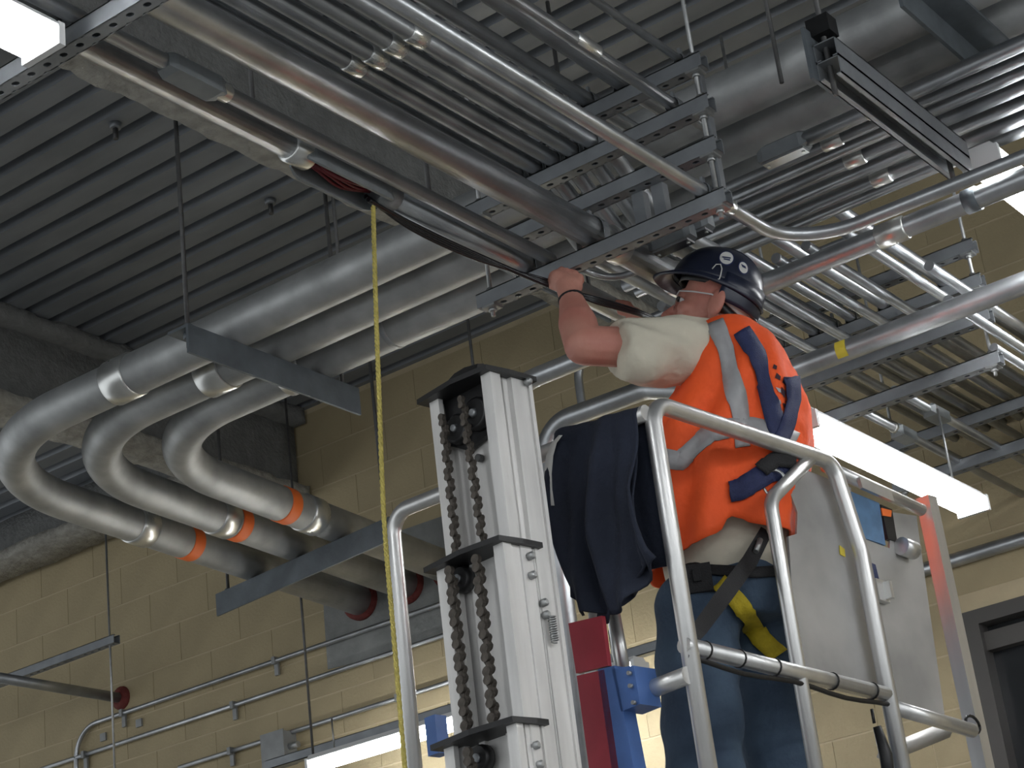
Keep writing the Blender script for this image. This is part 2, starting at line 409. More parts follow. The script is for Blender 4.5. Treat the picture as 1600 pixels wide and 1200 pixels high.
def trapeze(X, label, tiers=(0, 1, 2, 3), yl=YL, yr=YR, dz=0.0, m='strut', rodtop=5.5, stiff=False):
    r = thing('trapeze_hanger', (X, (yl+yr)/2, 3.85), label, 'hanger', 'perforated strut trapezes')
    for k in tiers:
        z0 = TIER[k]+dz
        st = strut_mesh(MB(), (X, yl, z0), (X, yr, z0)).build('strut', m, r)
        for yy in (yl-.035, yr+.03):
            MB().box((X, yy, z0-.003), .02, .02, .003).build('washer', 'rodlight', st); MB().cyl((X, yy, z0-.016), (X, yy, z0-.004), .011, 6).build('nut', 'rodlight', st); MB().cyl((X, yy, z0+SH), (X, yy, z0+SH+.012), .011, 6).build('nut', 'rodlight', st)
    zb = TIER[max(tiers)]+dz
    for yy in (yl-.035, yr+.03): MB().cyl((X, yy, zb-.03), (X, yy, rodtop), .006, 8).build('threaded_rod', 'rodlight', r)
    if stiff:
        MB().box((X+.02, yr+.03, (TIER[1]+TIER[3])/2), .012, .012, .13).build('rod_stiffener', 'strut', r); MB().box((X+.015, yr+.03, (TIER[0]+TIER[1])/2+.06), .01, .01, .06).build('rod_stiffener', 'strut', r)
        for yy in (2.27, 2.21): MB().box((X+.03, yy, (TIER[2]+TIER[3])/2+.02), .014, .017, .055).build('stiffener_post', 'strut', r)
    return r
trapeze(T1, 'perforated strut trapeze lit white by the lamp in the top left corner', (3,), yl=3.3, yr=1.9)
trapeze(T2, 'four-tier perforated strut trapeze above the hand of the man in the orange vest', stiff=True)
trapeze(T3, 'tiered perforated strut trapeze right of the blue hard hat, above the strip light', dz=.035)
trapeze(T4, 'tiered perforated strut trapeze at the far end of the strip light', (2, 3), dz=.03, yr=1.6)

# --- tier III: open conduit, thin conduit, big conduit, bending conduit
zP1 = TOPZ[3]+.03; YP1 = 2.62
oa = at(478, 255, y=YP1-.02).x; ob = at(612, 318, y=YP1-.02).x
r1 = thing('conduit', (oa, YP1, zP1), 'galvanised conduit with the opened fitting from which black cables are pulled', 'conduit')
b = MB(); b.tube([(0, YP1, zP1), (oa, YP1, zP1)], .030, 20); b.build('pipe', 'emt', r1)
MB().tube([(ob, YP1, zP1), (4.55, YP1, zP1)], .030, 20).build('pipe', 'emt', r1)
# open fitting: channel body with the opening facing down
b = MB(); Lf = ob-oa; N = 14
def fit_ring(xx, hw, zt_, zb_):
    return [V((xx, YP1+s_*hw, zz)) for s_, zz in ((-1, zb_), (-1, zt_-.012), (-.7, zt_), (.7, zt_), (1, zt_-.012), (1, zb_), (.82, zb_), (.82, zt_-.014), (-.82, zt_-.014), (-.82, zb_))]
rg = []
for i in range(N+1):
    f = i/N; e = math.sin(math.pi*min(max(f, .0), 1)); e = min(1, e*3)
    rg.append(fit_ring(oa+Lf*f, .030+.014*e, zP1+.034, zP1-.032-.012*e))
b.rings(rg, True, False); body = b.build('fitting_body', 'castiron', r1, 'open grey conduit fitting without its cover')
MB().bb(oa+.03, ob-.03, YP1-.033, YP1+.033, zP1+.012, zP1+.02).build('cavity_shade', 'black', body)  # black plate standing in for the shade inside the open fitting
for q, sgn in ((oa, 1), (ob, -1)): MB().tube([(q-.035, YP1, zP1), (q-.03, YP1, zP1), (q+.03, YP1, zP1), (q+.035, YP1, zP1)], [.031, .038, .038, .034], 20).build('hub', 'coup' if sgn > 0 else 'castiron', r1)
for k in range(4):
    b = MB(); y_ = YP1-.018+k*.012
    b.tube([V((oa+.02+Lf*.8*i/8, y_+.006*math.sin(i+k), zP1-.005-.030*math.sin(math.pi*i/8)*(1-.12*k))) for i in range(9)], .0042, 8)
    b.build('red_wire', 'redwire', r1, 'dark red wire')
straps(r1, [V((T2, YP1, zP1)), V((T1, YP1, zP1))], .030, XA)
# thin conduit beside it with conduit body
zp = TOPZ[3]+.018; YP2 = yfix(690, 318, zp)
r2 = conduit('conduit', [(0, YP2, zp), (4.0, YP2, zp)], .0175, 'thin conduit with a closed fitting running behind the opened conduit', 'emt2', coups=[((2.75, YP2, zp), XA)])
fx = at(300, 108, y=YP2).x
b = MB(); 
rg = [[V((fx-.085+.17*i/8, YP2+a*(.018+.008*min(1, 3*math.sin(math.pi*i/8))), zp+c*(.018+.006*min(1, 3*math.sin(math.pi*i/8))))) for a, c in ((-1, -1), (1, -1), (1, .6), (.5, 1), (-.5, 1), (-1, .6))] for i in range(9)]
b.rings(rg, True, False); b.build('fitting_body', 'castiron', r2)
# big conduit
zb = TOPZ[3]+.041; YBP = 2.41
conduit('conduit', [(-.5, YBP, zb), (4.72, YBP, zb)], .041, 'thick conduit running diagonally from the top left to the strut above the hand', 'emt', coups=[((4.42, YBP, zb), XA), ((4.10, YBP, zb), XA)], strap=([V((T2, YBP, zb)), V((T1, YBP, zb))], XA), n=22, cl=.035)
# bending conduit
zq = TOPZ[3]+.018; YQ = yfix(850, 146, zq)
xb = at(1330, 352, z=zq).x
pq = fillet([(0, YQ, zq), (xb, YQ, zq), (xb+.06, YQ-3, zq)], .20, 12)
conduit('conduit', pq, .0185, 'conduit that bends to the right just past the strut above the hard hat', 'emt', coups=[((4.10, YQ, zq), XA)], strap=([V((T2, YQ, zq))], XA), cl=.03)

# --- tier I group of four with couplings, plus neighbours
zi = TOPZ[1]+.021
lab4 = ['first', 'second', 'third', 'fourth']
for k, (px, py) in enumerate(((650, 56), (616, 71), (586, 89), (552, 101))):
    y_ = yfix(px, py, zi); xc = xfix(px, py, zi)
    conduit('conduit', fillet([(-.5, y_, zi), (4.10, y_, zi), (4.30, y_, TOPZ[2]+.018), (4.84, y_, TOPZ[2]+.018)], .10, 5), .021, lab4[k]+' from the right of four side-by-side conduits with couplings, upper middle', 'emt2', coups=[((xc, y_, zi), XA)], strap=([V((T2, y_, zi))], XA), group='four coupled conduits', cl=.03)
for px, py, rr, lab in ((560, 140, .024, 'dull conduit between the thick conduit and the four coupled conduits'), (925, 78, .0165, 'slim conduit ending at the second strut tier, top middle')):
    y_ = yfix(px, py, zi); conduit('conduit', fillet([(-.5, y_, zi), (4.10, y_, zi), (4.30, y_, TOPZ[2]+.018), (4.84, y_, TOPZ[2]+.018)], .10, 5) if rr > .02 else [(-.5, y_, zi-.004), (4.16, y_, zi-.004)], rr, lab, 'emt2' if rr > .02 else 'emt', strap=([V((T2, y_, zi-.004))], XA), coups=[((3.6, y_, zi), XA)] if rr < .02 else ())
z0 = TOPZ[0]+.018
for k, (px, py, rr, lab) in enumerate(((862, 122, .020, 'dark conduit on the top strut tier, left one of the pair'), (905, 88, .022, 'dark conduit on the top strut tier, right one of the pair'), (994, 42, .011, 'thin bright conduit at the top edge ending at the top strut tier'), (800, 118, .018, 'dark conduit on the top strut tier above the four coupled conduits'))):
    y_ = yfix(px, py, z0); conduit('conduit', [(-.5, y_, z0-.018+rr), (4.28 if k != 2 else 4.05, y_, z0-.018+rr)], rr, lab, 'emt2' if k != 2 else 'emt', strap=([V((T2, y_, z0-.018+rr))], XA))
# --- conduits running right along B: bundle on the upper rack
zB = 4.235
ordn = ['first', 'second', 'third', 'fourth', 'fifth', 'sixth', 'seventh']
bpx = ((1352, 176), (1380, 187), (1398, 199), (1421, 211), (1440, 227), (1460, 242), (1476, 255))
for k, (px, py) in enumerate(bpx):
    x_ = xfix(px, py, zB); rr = (.022, .016, .018, .020, .018, .020, .018)[k]
    yl = (2.06, 2.30, 2.45, 2.62, 2.75, 2.80, 2.80)[k]
    cps = [((x_, yc, zB), YA) for yc in ((1.92, 1.2) if k % 2 else (1.75, .9))]
    conduit('conduit', [(x_, yl, zB), (x_, -3, zB)], rr, ordn[k]+' from the top of the seven parallel conduits right above the hard hat', 'emt2' if k % 2 else 'emt', coups=cps, group='bundle of seven conduits', cl=.03)
# conduit bodies where conduits turn into the bundle
def body_fit(c, L, lab, w=.026):
    c = V(c); b = MB(); rg = []
    for i in range(9):
        e = min(1, 3*math.sin(math.pi*min(max(i/8, .03), .97)))
        rg.append([c + V((a*w*(.55+.45*e), -L/2+L*i/8, cc*w*(.6+.4*e))) for a, cc in ((-1, -1), (1, -1), (1, .6), (.5, 1), (-.5, 1), (-1, .6))])
    b.rings(rg, True, False)
    r = thing('access_fitting', c, lab, 'fitting', 'conduit bodies'); b.build('body', 'castiron', r)
    MB().box(c-V((0, 0, w+.003)), w*.75, L*.42, .003).build('cover', 'emt', r)
    for s_ in (-1, 1): MB().cyl(c+V((0, s_*L*.36, -w-.010)), c+V((0, s_*L*.36, -w-.005)), .005, 8).build('screw', 'coup', r)
body_fit((xfix(1352, 176, zB), 2.03, zB), .15, 'cast conduit body at the right end of the strut trapeze')
body_fit(at(1078, 356, z=4.03), .13, 'cast conduit body just above the hard hat')
body_fit(at(1050, 372, z=4.00), .13, 'cast conduit body above the hard hat brim')
# RB pipes
zR = 4.08
xR = xfix(1400, 361, zR); xR2 = xfix(1410, 492+22, 4.0)
yb1 = at(752, 598, x=xR).y
p_ = fillet([(xR, -3, zR), (xR, yb1, zR), (xR, yb1+.0, 2.2)], .22, 14)
cc = at(1392, 352, x=xR)
conduit('conduit', p_, .031, 'long conduit with a red-smudged coupling passing behind the top of the hard hat', 'emt', coups=[((xR, cc.y, zR), YA)], n=20, cl=.045)
y2_ = at(846, 668, x=xR2); y3_ = at(1010, 608, x=xR2); y4_ = at(1150, 608, x=xR2)
p_ = fillet([(xR2, -3, 4.0), (xR2, y4_.y, 4.0), (xR2, y3_.y, y3_.z), (xR2, y2_.y, y2_.z), (xR2, y2_.y, 2.2)], .12, 10)
rr2 = conduit('conduit', p_, .034, 'long conduit with a yellow sticker, passing behind the neck of the man', 'emt', coups=[((xR2, .2, 4.0), YA)], n=20, cl=.045)
ts = at(1311, 532, x=xR2-.03)
b = MB(); b.rings([[V((xR2+.0355*math.cos(a), yy, 4.0+.0355*math.sin(a))) for a in [math.pi*(.75+.55*k/8) for k in range(9)]] for yy in (ts.y-.018, ts.y+.018)], False, True, closed=False); b.build('sticker', 'yellowtag', rr2, 'yellow sticker')
p_ = fillet([at(905, 548, x=5.9)+V((0, -1.2, 0)), at(897, 545, x=5.9), at(905, 548, x=5.9)+V((0, .02, -1.6))], .14, 12)
conduit('conduit', p_, .017, 'slim conduit bending down under the raised elbow', 'emt')
# loop of slack conduit near the hand
c_ = at(960, 432, z=4.10)
conduit('conduit', [at(905+110*i/8, 420+16*math.sin(math.pi*i/8)-6*i/8, z=4.06) for i in range(9)], .010, 'thin curved conduit just right of the raised hand', 'emt2')
# --- right-hand A conduits over trapezes T3 and T4
za = TOPZ[1]+.035+.019
zpts = (((1425, 405), .022), ((1330, 444), .020), ((1276, 464), .018), ((1250, 478), .018), ((1232, 495), .018), ((1200, 528), .016))
lr = ['rightmost', 'second from the right', 'third from the right', 'fourth from the right', 'fifth from the right', 'leftmost']
for k, ((px, py), rr) in enumerate(zpts):
    y_ = yfix(px, py, za); conduit('conduit', [(xR+.03, y_, za), (WX+.02, y_, za)], rr, lr[k]+' of six conduits between the long pipes right of the hat', 'emt', strap=([V((T3, y_, za))], XA), group='six conduits right of the hard hat')
for k, yy in enumerate((2.08, 2.20, 2.30, 2.44, 2.56, 2.70)):
    zz = TOPZ[2]+.035+.017; conduit('conduit', [(xR-.01, yy, zz), (WX+.02, yy, zz)], .016, lr[k]+' of the six conduits on the strut tier over the strip light', 'emt', strap=([V((T3, yy, zz))], XA), group='conduits over the strip light')
for k, ((px, py), lab) in enumerate((((1545, 690), 'conduit with a fitting under the strut tiers, right of the strip light'), ((1500, 722), 'thin conduit with a fitting directly beside the strip light'), ((1580, 560), 'conduit under the lower strut end at the right edge'))):
    zz = TOPZ[3]+.035+.012-.02*(k < 2); y_ = yfix(px, py, zz)
    rt = conduit('conduit', [(5.63, y_, zz), (WX+.02, y_, zz)], .014, lab, 'emt', coups=[((5.95, y_, zz), XA)], cl=.02)
    if k < 2:
        fx = at(1470 if k == 0 else 1412, 678, y=y_).x
        b = MB(); b.rings([[V((fx-.07+.14*i/8, y_+a*.025*min(1, .5+2*math.sin(math.pi*i/8)), zz-.004+c*.022*min(1, .5+2*math.sin(math.pi*i/8)))) for a, c in ((-1, -1), (1, -1), (1, .6), (.5, 1), (-.5, 1), (-1, .6))] for i in range(9)], True, False); b.build('fitting_body', 'castiron', rt)
# outer conduits, right of the trapeze ends
for px, py, zz, lab in ((1585, 512, 4.15, 'bright conduit outside the right end of the strut trapeze'), (1590, 548, 4.02, 'dull conduit outside the right end of the strut trapeze')):
    y_ = yfix(px, py, zz); conduit('conduit', [(xR2+.01, y_, zz+.02), (WX+.02, y_, zz+.02)], .017, lab, 'emt')
# --- double strut carrying the bundle
ds0 = at(1296, 118, z=4.09); ds1 = at(1512, 268, z=4.09)
r = thing('double_strut', ds0, 'dark double strut carrying the conduit bundle, hanging at the upper right', 'hanger')
yd = (ds0.y+ds1.y)/2; x0 = ds0.x; x1 = ds1.x+.02
for k in (0, 1):
    zc = 4.085+k*.052
    b = MB()
    b.bb(x0, x1, yd-.0205, yd-.0175, zc, zc+.05); b.bb(x0, x1, yd+.0375, yd+.0405, zc, zc+.05)
    b.bb(x0, x1, yd-.0205, yd+.0405, zc+.047, zc+.05)
    b.bb(x0, x1, yd-.0205, yd-.006, zc, zc+.003); b.bb(x0, x1, yd+.026, yd+.0405, zc, zc+.003)
    b.build('strut', 'strut', r)
MB().bb(x0-.03, x0+.16, yd+.041, yd+.05, 4.085, 4.23).build('end_plate', 'angle', r)
b = MB(); b.cyl((x0+.03, yd+.02, 4.05), (x0+.03, yd+.02, 5.5), .0075, 8); b.build('threaded_rod', 'rod', r)
b = MB(); b.box((x0+.03, yd+.02, 4.24), .025, .03, .025); b.build('clamp', 'blacksteel', r)
MB().cyl((x1-.05, yd+.02, 4.05), (x1-.05, yd+.02, 5.5), .0075, 8).build('threaded_rod', 'rod', r)
cl_ = at(1512, 285, x=xR)
MB().tube([(xR, cl_.y-.02, zR), (xR, cl_.y+.02, zR)], .035, 16).build('pipe_clamp', 'angle', r)
# --- free rods and deck inserts
for (px, py, X, z0_, z1_, lab) in ((1207, 55, 4.3, 4.6, 5.5, 'thin dark rod hanging from the deck at the top, left of the double strut'), (1445, 95, 5.15, 4.45, 5.5, 'thin rod hanging from the deck, right of the double strut'), (525, 360, 4.9, 4.65, 5.5, 'short dark rod hanging behind the opened fitting'), (735, 535, 6.2, 4.6, 5.5, 'thin dark rod behind the lift mast, in front of the block wall'), (393, 130, 3.6, 4.5, 5.5, 'short rod in front of the fireproofed beam'), (1548, 45, 5.0, 4.5, 5.5, 'thin rod near the top right corner')):
    q = at(px, py, x=X); MB().cyl((q.x, q.y, z0_ if q.z > z0_ else q.z-.15), (q.x, q.y, z1_), .0065, 8).top('threaded_rod', 'rod', lab, 'rod')
for (px, py, lab) in ((180, 193, 'small bolt insert in the ribbed deck, upper left'), (422, 312, 'small bolt insert in the ribbed deck, left of the opened fitting')):
    q = at(px, py, z=ZD); r = thing('deck_insert', (q.x, q.y, ZD-.06), lab, 'bolt', 'deck inserts')
    MB().cyl((q.x, q.y, ZD-.022), (q.x, q.y, ZD), .02, 12, .024).build('flange', 'strut', r); MB().cyl((q.x, q.y, ZD-.065), (q.x, q.y, ZD-.02), .010, 8).build('bolt', 'rod', r)

# --- wall conduits at lower left
def wallc(px0, py0, px1, py1, r_, lab, ext=0, X=WX-.025, bend=None):
    a = at(px0, py0, x=X); c = at(px1, py1, x=X); zz = (a.z+c.z)/2
    pts = [V((X, c.y-ext, zz)), V((X, a.y, zz))]
    if bend: pts = fillet([pts[0], pts[1], pts[1]+V((0, .02, -1.5))], bend, 10)
    st = []
    root = thing('wall_conduit', pts[0], lab, 'conduit', 'conduits on the block wall'); MB().tube(pts, r_, 10).build('pipe', 'emt', root)
    y = a.y-.35
    while y > c.y-ext:
        b = MB(); b.box((X, y, zz), r_+.006, .010, r_+.006); b.box((X+.008, y, zz-.04), .006, .012, .03); b.build('strap', 'box', root); y -= 1.05
    return root
wallc(118, 1140, 513, 1004, .012, 'upper wall conduit that bends down at its left end', 1.2, bend=.16)
wallc(60, 1200, 540, 1048, .012, 'middle wall conduit running straight across the block wall', 1.2)
wallc(280, 1200, 520, 1123, .012, 'lower wall conduit passing the small junction box', 1.2)
wallc(1300, 915, 1600, 862, .028, 'conduit along the wall above the dark window', .8)
q = at(432, 1172, x=WX-.06)
r = thing('junction_box', q, 'small grey junction box on the block wall above the low strip light', 'box')
MB().bb(q.x-.03, WX, q.y-.075, q.y+.06, q.z-.075, q.z+.075).build('body', 'box', r); MB().bb(q.x-.036, q.x-.03, q.y-.08, q.y+.065, q.z-.08, q.z+.08).build('cover', 'box', r)
MB().cyl((q.x+.01, q.y-.075, q.z), (q.x+.01, q.y-.13, q.z), .016, 10).build('connector', 'rodlight', r)
# rods and light hanger strut
q = at(480, 1060, x=6.6); rz = at(490, 1190, x=6.6)
MB().cyl((6.6, q.y, rz.z-.02), (6.6, q.y, 5.5), .006, 8).top('threaded_rod', 'rod', 'long dark threaded rod hanging in front of the block wall beside the junction box', 'rod')
s0 = at(405, 1194, x=6.6); s1 = at(560, 1128, x=6.6)
strut_mesh(MB(), (6.66, s0.y, rz.z+.04), (6.66, 3.9, rz.z+.04), False).top('strut_rail', 'strut', 'horizontal strut just above the low strip light', 'strut')
q = at(172, 1010, x=6.5)
MB().cyl((6.5, q.y, 3.6), (6.5, q.y, 5.22), .0055, 8).top('threaded_rod', 'rodlight', 'thin plated rod at far left holding the perforated strut', 'rod')
sa = at(178, 1000, x=6.5)
strut_mesh(MB(), (6.5, sa.y-.02, sa.z-.02), (6.5, 9.0, sa.z-.02)).top('perforated_strut', 'strut', 'perforated strut at the far left in front of the block wall', 'strut')
pw = at(190, 1091, x=WX)
r = thing('conduit', (6.3, pw.y, pw.z), 'conduit at far left entering the wall through a dark red firestop', 'conduit')
MB().cyl((6.1, pw.y+.02, pw.z), (7.02, pw.y, pw.z), .026, 14).build('pipe', 'emt2', r)
MB().tube([(6.975, pw.y, pw.z), (6.99, pw.y, pw.z), (7.02, pw.y, pw.z)], [.035, .06, .065], 18).build('firestop_collar', 'firestop', r)
for (px, py) in ((163, 1152), (219, 1130)):
    q = at(px, py, x=WX); MB().bb(WX-.012, WX, q.y-.02, q.y+.02, q.z-.02, q.z+.02).build('anchor_plate', 'box', wall)

# =================================================================== LIFT
AZ = math.radians(-9)
LU = V((math.cos(AZ), math.sin(AZ), 0)); LV = V((-math.sin(AZ), math.cos(AZ), 0)); LZ = V((0, 0, 1))
ZR_ = 3.30
K = at(1010, 645, z=ZR_)
def s1(px, py, off=0.0): return on_plane(px, py, K+LV*off, LV)        # right-hand side of the cage
def s2(px, py, off=0.0): return on_plane(px, py, K+LU*off, LU)        # mast side of the cage
ZF = 2.19
lift = thing('personnel_lift', K+LU*.3+LV*.3+V((0, 0, -K.z)), 'aluminium mast lift with a tubular cage carrying the man in the orange vest', 'lift')
def rail(name, pts, r_=.0195, R=.07, m='alu', lab=None): return MB().tube(fillet(pts, R, 8) if R else pts, r_, 14).build(name, m, lift, lab)
LUS = (s1(1270, 712)-s1(1045, 622)).normalized()
a0 = s1(1016, 628); a1 = s1(1300, 722)
rail('guard_rail', [s1(1110, 1215)+V((0, 0, -.45)), a0, a1, s1(1345, 860), s1(1412, 1215)+V((0, 0, -.4))], .0205, .055)
rail('guard_rail', [s1(1268, 714, .004), s1(1203, 782, .004), s1(1275, 1215, .004)+V((0, 0, -.4))], .0175, .06)
m0 = s1(1068, 1008); m1 = s1(1388, 1086)
mid = rail('mid_rail', [m0, m1], .019, 0)
for px in (1102, 1155, 1210, 1300, 1362):
    py = 1008 + (px-1068)*(1086-1008)/320; q = s1(px, py); t = (m1-m0).normalized()
    MB().tube([q-t*.002, q+t*.002], .0215, 14).build('cable_tie', 'black', mid)
MB().tube([m0+(m1-m0)*(i/12)+V((0, 0, -.026-.010*math.sin(math.pi*i/12*2)**2))-LV*.005 for i in range(13)], .006, 8).build('cable', 'black', mid)
rail('mid_rail', [s1(1395, 1105), s1(1520, 1142)], .018, 0)
# mast side rails
b0 = s2(985, 655); 
left_top = s2(612, 803)
rail('guard_rail', [s2(1010, 645), left_top, s2(642, 1160)+V((0, 0, -.6))], .0195, .06)
rail('mid_rail', [s2(995, 1086), s2(1075, 1055)], .020, 0)
rail('brace', [s2(680, 778, .03), s2(720, 800, .2)], .008, 0)
# far posts and mid rails of the cage
Wv = (left_top-K).dot(LV)
for (uu, vv) in ((.72, Wv),):
    q = K+LU*uu+LV*vv; rail('post', [V((q.x, q.y, ZR_-.12 if vv > .2 else ZR_-.2)), V((q.x, q.y, ZF))], .018, 0)
q = K+LU*.02+LV*Wv
MB().box(V((K.x, K.y, ZF-.03))+LU*.36+LV*(Wv/2), .38, Wv/2+.02, .03, (LU, LV, LZ)).build('platform', 'sheet', lift)
rail('toe_rail', [s2(960, 960, .05), s2(978, 1060, .05)], .014, 0)
# panel with cut-outs, on the right-hand side of the cage
PO = .035
pts = [s1(x_, y_, PO) for x_, y_ in ((1243, 728), (1330, 762), (1333, 835), (1390, 857), (1393, 800), (1432, 806), (1452, 950), (1476, 1116), (1400, 1100), (1300, 1068), (1258, 1045), (1240, 960), (1232, 838), (1245, 834), (1246, 800), (1234, 768))]
MB().prism(pts, LV*.006).build('panel', 'sheet', lift, 'scuffed grey sheet metal panel')
MB().prism([s1(x_, y_, PO-.002) for x_, y_ in ((1330, 768), (1374, 786), (1384, 852), (1336, 836))], LV*.010).build('blue_plate', 'lightblue', lift, 'faded blue plate')
MB().prism([s1(x_, y_, PO-.004) for x_, y_ in ((1376, 788), (1394, 796), (1402, 846), (1388, 842))], LV*.012).build('black_plate', 'black', lift)
MB().prism([s1(x_, y_, PO-.003) for x_, y_ in ((1376, 794), (1392, 798), (1391, 808), (1378, 806))], LV*-.003).build('red_tag', 'orangeband', lift)
MB().prism([s1(x_, y_, PO-.003) for x_, y_ in ((1354, 876), (1368, 882), (1374, 906), (1358, 902))], LV*.005).build('slot', 'harness', lift, 'dark blue slot')
b = MB(); q = s1(1376, 924, PO-.01); b.box(q, .022, .008, .028, (LUS, LV, LZ)); b.box(q+LUS*.01-LV*.015, .006, .012, .022, (LUS, LV, LZ)); b.build('latch', 'alu', lift)
q = s1(1408, 853, PO-.02); MB().cyl(q, q+LUS*.055, .024, 14).build('hinge_drum', 'alu', lift)
MB().prism([s1(x_, y_, PO-.003) for x_, y_ in ((1312, 852), (1320, 858), (1321, 870), (1313, 866))], LV*.002).build('yellow_mark', 'yellowtag', lift)
# top rail of the panel and square right post
rail('panel_rail', [s1(1290, 728, PO-.005), s1(1440, 797, PO-.005)], .017, 0)
MB().prism([s1(x_, y_, PO-.03) for x_, y_ in ((1343, 745), (1392, 766), (1398, 784), (1348, 762))], LV*.01).build('clamp_plate', 'alu', lift)
t0_, t1_ = s1(1447, 778, PO), s1(1540, 1215, PO)
t1_ = t1_+(t1_-t0_)*.9; dd = (t1_-t0_).normalized(); sx = (LU - dd*LU.dot(dd)).normalized(); sy = dd.cross(sx)
MB().box((t0_+t1_)/2, .020, .020, (t1_-t0_).length/2, (sx, sy, dd)).build('square_post', 'alu', lift)
q = s1(1520, 1132, PO-.04); MB().tube([q+LUS*(.03*math.cos(a))+LZ*(.022*math.sin(a)) for a in [2*math.pi*k/14 for k in range(15)]], .004, 8).build('snap_ring', 'blacksteel', lift)
MB().tube([s1(1362, 1108, -.01), s1(1366, 1130, -.01)], .004, 8).build('grip_cord', 'black', lift)
MB().tube([s1(1370, 1135, -.01), s1(1384, 1180, -.01), s1(1390, 1225, -.01)], [.010, .016, .014], 10).build('grip', 'black', lift)
MB().tube([s1(1380, 1180, .3), s1(1480, 1140, .3)], .022, 4).build('cross_bar', 'sheet', lift)
# --- mast
MO = -.33                      # chain face of the mast, in front of the cage side
def mf(px, py, off=MO): return on_plane(px, py, K+LU*off, LU)
mc = mf(765, 580); ml = mf(668, 622)
wv = (ml-mc).dot(LV)*.98
mside = None
def mast_section(org_u, v0, v1, u1, ztop, zbot, m='alumast', nm='mast_section', label=None):
    """extruded profile: open channel towards the camera with flanges"""
    def P(u_, v_, z_): return V((K.x, K.y, 0)) + LU*u_ + LV*v_ + V((0, 0, z_))
    w_ = v1-v0; t_ = .012; D_ = u1-org_u
    prof = [(org_u, v0), (org_u, v0+.030), (org_u+.014, v0+.030), (org_u+.014, v0+t_), (org_u+.05, v0+t_), (org_u+.05, v0+w_*.30), (org_u+.042, v0+w_*.30), (org_u+.042, v0+w_*.34), (org_u+.05, v0+w_*.34),
            (org_u+.05, v0+w_*.62), (org_u+.040, v0+w_*.62), (org_u+.040, v0+w_*.70), (org_u+.05, v0+w_*.70), (org_u+.05, v1-t_), (org_u+.014, v1-t_), (org_u+.014, v1-.030), (org_u, v1-.030), (org_u, v1),
            (u1, v1), (u1, v0), (u1-D_*.08, v0), (u1-D_*.08, v0+.006), (org_u+D_*.82, v0+.006), (org_u+D_*.82, v0), (org_u+D_*.50, v0), (org_u+D_*.48, v0+.012), (org_u+D_*.26, v0+.012), (org_u+D_*.24, v0)]
    b = MB(); b.rings([[P(a, c, z_) for a, c in prof] for z_ in (zbot, ztop)], True, False)
    return b.build(nm, m, lift, label), P
v0 = (mc-K).dot(LV); v1 = v0+wv
cz1 = mf(780, 850, MO-.025).z; cz2 = mf(790, 1137, MO-.05).z; ztop = mc.z
def uat(px, py):
    q_ = on_plane(px, py, V((K.x, K.y, 0))+LV*v0, LV); return (q_-K).dot(LU)
U1 = uat(830, 592); U2 = uat(838, 858); U3 = uat(846, 1142)
sec1, P1_ = mast_section(MO, v0, v1, U1, ztop, .30)
sec2, P2_ = mast_section(MO-.028, v0-.004, v1+.006, U2, cz1, .30)
sec3, P3_ = mast_section(MO-.056, v0-.008, v1+.012, U3, cz2, .30)
def capplate(u0, v0_, v1_, u1, z_, lump=True):
    def P(u_, v_, zz): return V((K.x, K.y, 0)) + LU*u_ + LV*v_ + V((0, 0, zz))
    b = MB(); b.prism([P(u0-.02, v1_+.02, z_), P(u0-.03, (v0_+v1_)/2, z_), P(u0-.015, v0_-.005, z_), P(u0+.05, v0_-.012, z_), P(u1, v0_-.012, z_), P(u1, v0_+.03, z_), P(u0+.06, v0_+.05, z_), P(u0+.07, v1_+.02, z_)], (0, 0, .012))
    if lump:
        b.rings([[P(u0-.01+.06*c, v0_+.03+(v1_-v0_-.03)*f, z_+.012+hh*s_) for c, s_ in ((0, 0), (.1, .8), (.4, 1), (.8, .7), (1, 0))] for f, hh in ((0, .022), (.25, .032), (.45, .030), (.6, .018), (.8, .014), (1, .006))], True, False)
    b.build('mast_cap', 'black', lift)
capplate(MO, v0, v1, U1+.005, ztop)
capplate(MO-.028, v0-.004, v1+.006, U2+.005, cz1, False)
capplate(MO-.056, v0-.008, v1+.012, U3+.005, cz2, False)
# chassis on the floor, below the view
CB = V((K.x, K.y, 0)) + LU*(MO+.10) + LV*((v0+v1)/2)
MB().box(CB+V((0, 0, .22)), .42, .30, .09, (LU, LV, LZ)).build('chassis', 'blue', lift)
for su in (-1, 1):
    for sv in (-1, 1):
        q = CB + LU*(su*.38) + LV*(sv*.30)
        MB().cyl(q+V((0, 0, .075))-LV*.02, q+V((0, 0, .075))+LV*.02, .075, 20).build('wheel', 'black', lift)
        MB().box(q+V((0, 0, .13))-LV*(sv*.0), .03, .028, .05, (LU, LV, LZ)).build('wheel_fork', 'blacksteel', lift)
